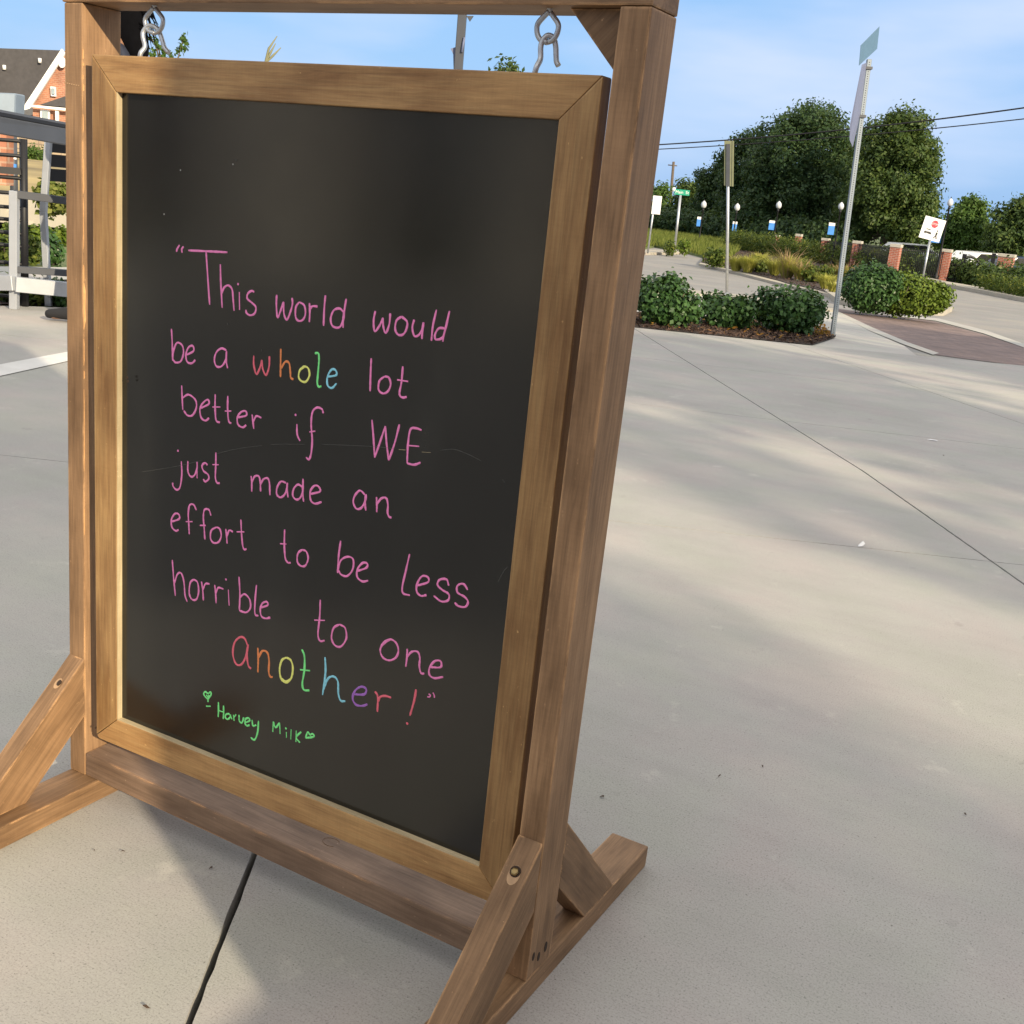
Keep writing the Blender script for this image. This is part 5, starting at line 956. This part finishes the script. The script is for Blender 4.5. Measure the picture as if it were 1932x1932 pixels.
skin_body('top', [(0, 0, .92, .15, .18), (0, 0, 1.10, .145, .17), (0, 0, 1.30, .15, .19), (0, 0, 1.45, .10, .15), (0, 0, 1.50, .07, .08), (0, -.20, 1.42, .07), (0, -.24, 1.2, .062), (0, .20, 1.42, .07), (0, .24, 1.2, .062)], [(0, 1), (1, 2), (2, 3), (3, 4), (3, 5), (5, 6), (3, 7), (7, 8)], M['navy'], pe, mwp)
skin_body('trousers', [(0, 0, .94, .15, .17), (0, .10, .86, .10), (.08, .10, .5, .078), (.16, .10, .12, .062), (0, -.10, .86, .10), (-.05, -.10, .5, .078), (-.10, -.10, .12, .062)], [(0, 1), (1, 2), (2, 3), (0, 4), (4, 5), (5, 6)], M['trouser'], pe, mwp)
for x, y in ((.16, .10), (-.10, -.10)): skin_body('shoe', [(x - .05, y, .05, .045), (x + .03, y, .055, .048), (x + .13, y, .045, .045, .032), (x + .21, y, .036, .036, .026)], [(0, 1), (1, 2), (2, 3)], M['trouser'], pe, mwp)
skin_body('hair', [(-.02, 0, 1.80, .07), (-.03, 0, 1.73, .115), (-.06, 0, 1.64, .11), (-.085, 0, 1.55, .085), (-.11, 0, 1.46, .075), (-.12, 0, 1.38, .045)], [(i, i + 1) for i in range(5)], M['hair'], pe, mwp)
mb = MB(); r_ = random.Random(3)
for i in range(26):
    z = 1.58 + r_.uniform(0, .16); y = r_.uniform(-.07, .07); mb.tube([(-.10, y, z), (-.15 - r_.uniform(0, .03), y * 1.1, z - .02), (-.17 - r_.uniform(0, .05), y * 1.2, z - .06 - r_.uniform(0, .08))], [.010, .006, .001], 4)
mb.put('loose_strands', M['hair'], pe, mwp)

# ------------------------------------------------------------------ added out of frame: shadow casters sunward, things to reflect behind the camera
wl_ = empty('shadow_wall', (3.0, -3.2, 0), 'unseen brick wall with a tall pier, added at right to cast the ground shadow', 'wall'); X0 = 3.0; YE = -1.31; h0 = (X0 - .64) / math.cos(SUN_AZ) * math.tan(SUN_EL); YE = -.1935 + (X0 - .64) * math.tan(SUN_AZ)
MB().box((X0, -2.497, 0), (X0 + .25, YE, h0)).put('low_blocker', M['brick'], wl_); MB().box((X0 - .01, -9, 0), (X0 + .26, -2.5, 3.1)).put('tall_blocker', M['brick'], wl_); MB().box((X0 - .02, YE, 0), (X0 + .30, YE + .80, 3.1)).put('pier', M['brick'], wl_)  # added wall, its steps shaped to cast the ground shadow edges
MB().box((X0 - .02, -2.49, h0 - .03), (X0 + .27, YE - .003, h0 + .0)).put('coping', M['stone'], wl_)
bl2 = empty('reflected_building', (-8, -18, 0), 'unseen low building in three wings, added for the board to reflect', 'building')
for xa, xb in ((-30, -12.0), (-11.0, -7.3), (-6.6, 4)):  # added wings, gaps set for the bands reflected in the board
    MB().box((xa, -24, 3.3), (xb, -16, 3.8)).put('parapet', M['slate'], bl2); MB().box((xa + .05, -23.8, 0), (xb - .05, -16.8, 3.3)).put('room', M['dark_grey'], bl2)
    n_ = max(1, int((xb - xa) / 2.9))
    for q in range(n_ + 1): x = xa + (xb - xa - .6) * q / n_; MB().box((x, -16.7, 0), (x + .6, -16.1, 3.3)).put('pier', M['brick'], bl2)
    for q in range(n_): x = xa + (xb - xa - .6) * q / n_ + .7; MB().box((x, -16.6, .5), (x + (xb - xa - .6) / n_ - .8, -16.55, 2.9)).put('window', M['pane'], bl2)
for k_, (x0_, L_) in enumerate(((-6.0, 1.45), (-3.3, .9))):
    o = MB().prism([(x0_, -9.0, 0), (x0_ - .3 * L_, -9.0 + .95 * L_, 0), (x0_ - .3 * L_ - .2, -9.0 + .95 * L_ - .05, 0), (x0_ - .2, -9.05, 0)], (0, 0, 2.8)).put('reflector_screen', M['band'], None)  # added pale screen, put where the board mirrors a bright band
    tag(o, ('wide white screen added behind the photographer to brighten the board reflection', 'narrow white screen added behind the photographer to brighten the board reflection')[k_], 'wall')
def added_shade_tree(x, y, R, z0, z1, n, leaf, seed, label, nb=16, vs=1.0):  # unseen trees, placed and shaped to streak and shade the ground
    e = empty('added_shade_tree', (x, y, 0), label, 'tree', 'unseen trees added to dapple the plaza'); r_ = random.Random(seed); bl = []
    for i in range(nb):
        a = r_.uniform(0, 6.28); q = R * r_.uniform(.1, .8); bl.append((q * math.cos(a), q * math.sin(a), r_.uniform(z0, z1), R * r_.uniform(.25, .42), R * r_.uniform(.25, .42), R * r_.uniform(.18, .3) * vs))
    link('crown', leaf_mesh('crown', bl, n, leaf, .4, seed, cl=5), M['oak'], e, T((x, y, 0)))
    mb = MB(); mb.tube([(0, 0, 0), (.1, 0, z0), (0, .1, z1)], [.2, .15, .05], 8)
    for b in bl[:8]: mb.tube([(0, 0, z0 * .8), (b[0] * .5, b[1] * .5, (z0 + b[2]) / 2), b[:3]], [.08, .05, .02], 6)
    mb.put('trunk', M['bark'], e, T((x, y, 0)))
for i, (x, y, R, z0, z1, n, sd) in enumerate(((20, -8.3, .45, 6.2, 9.8, 1500, 9), (20, -6.0, .26, 6.4, 9.6, 500, 12), (20.5, -2.7, 2.2, 5.8, 9.6, 5200, 3), (22, 1.0, 3.3, 5.6, 9.6, 6500, 4), (21, 6.2, 3.2, 5.5, 9.4, 6500, 5))):
    added_shade_tree(x, y, R, z0, z1, n, .34, sd, ('slender first', 'thin second', 'third', 'fourth', 'fifth')[i] + ' unseen tree added at right to shade the plaza', 30 if i < 2 else 16, 2.6 if i < 2 else 1.3)
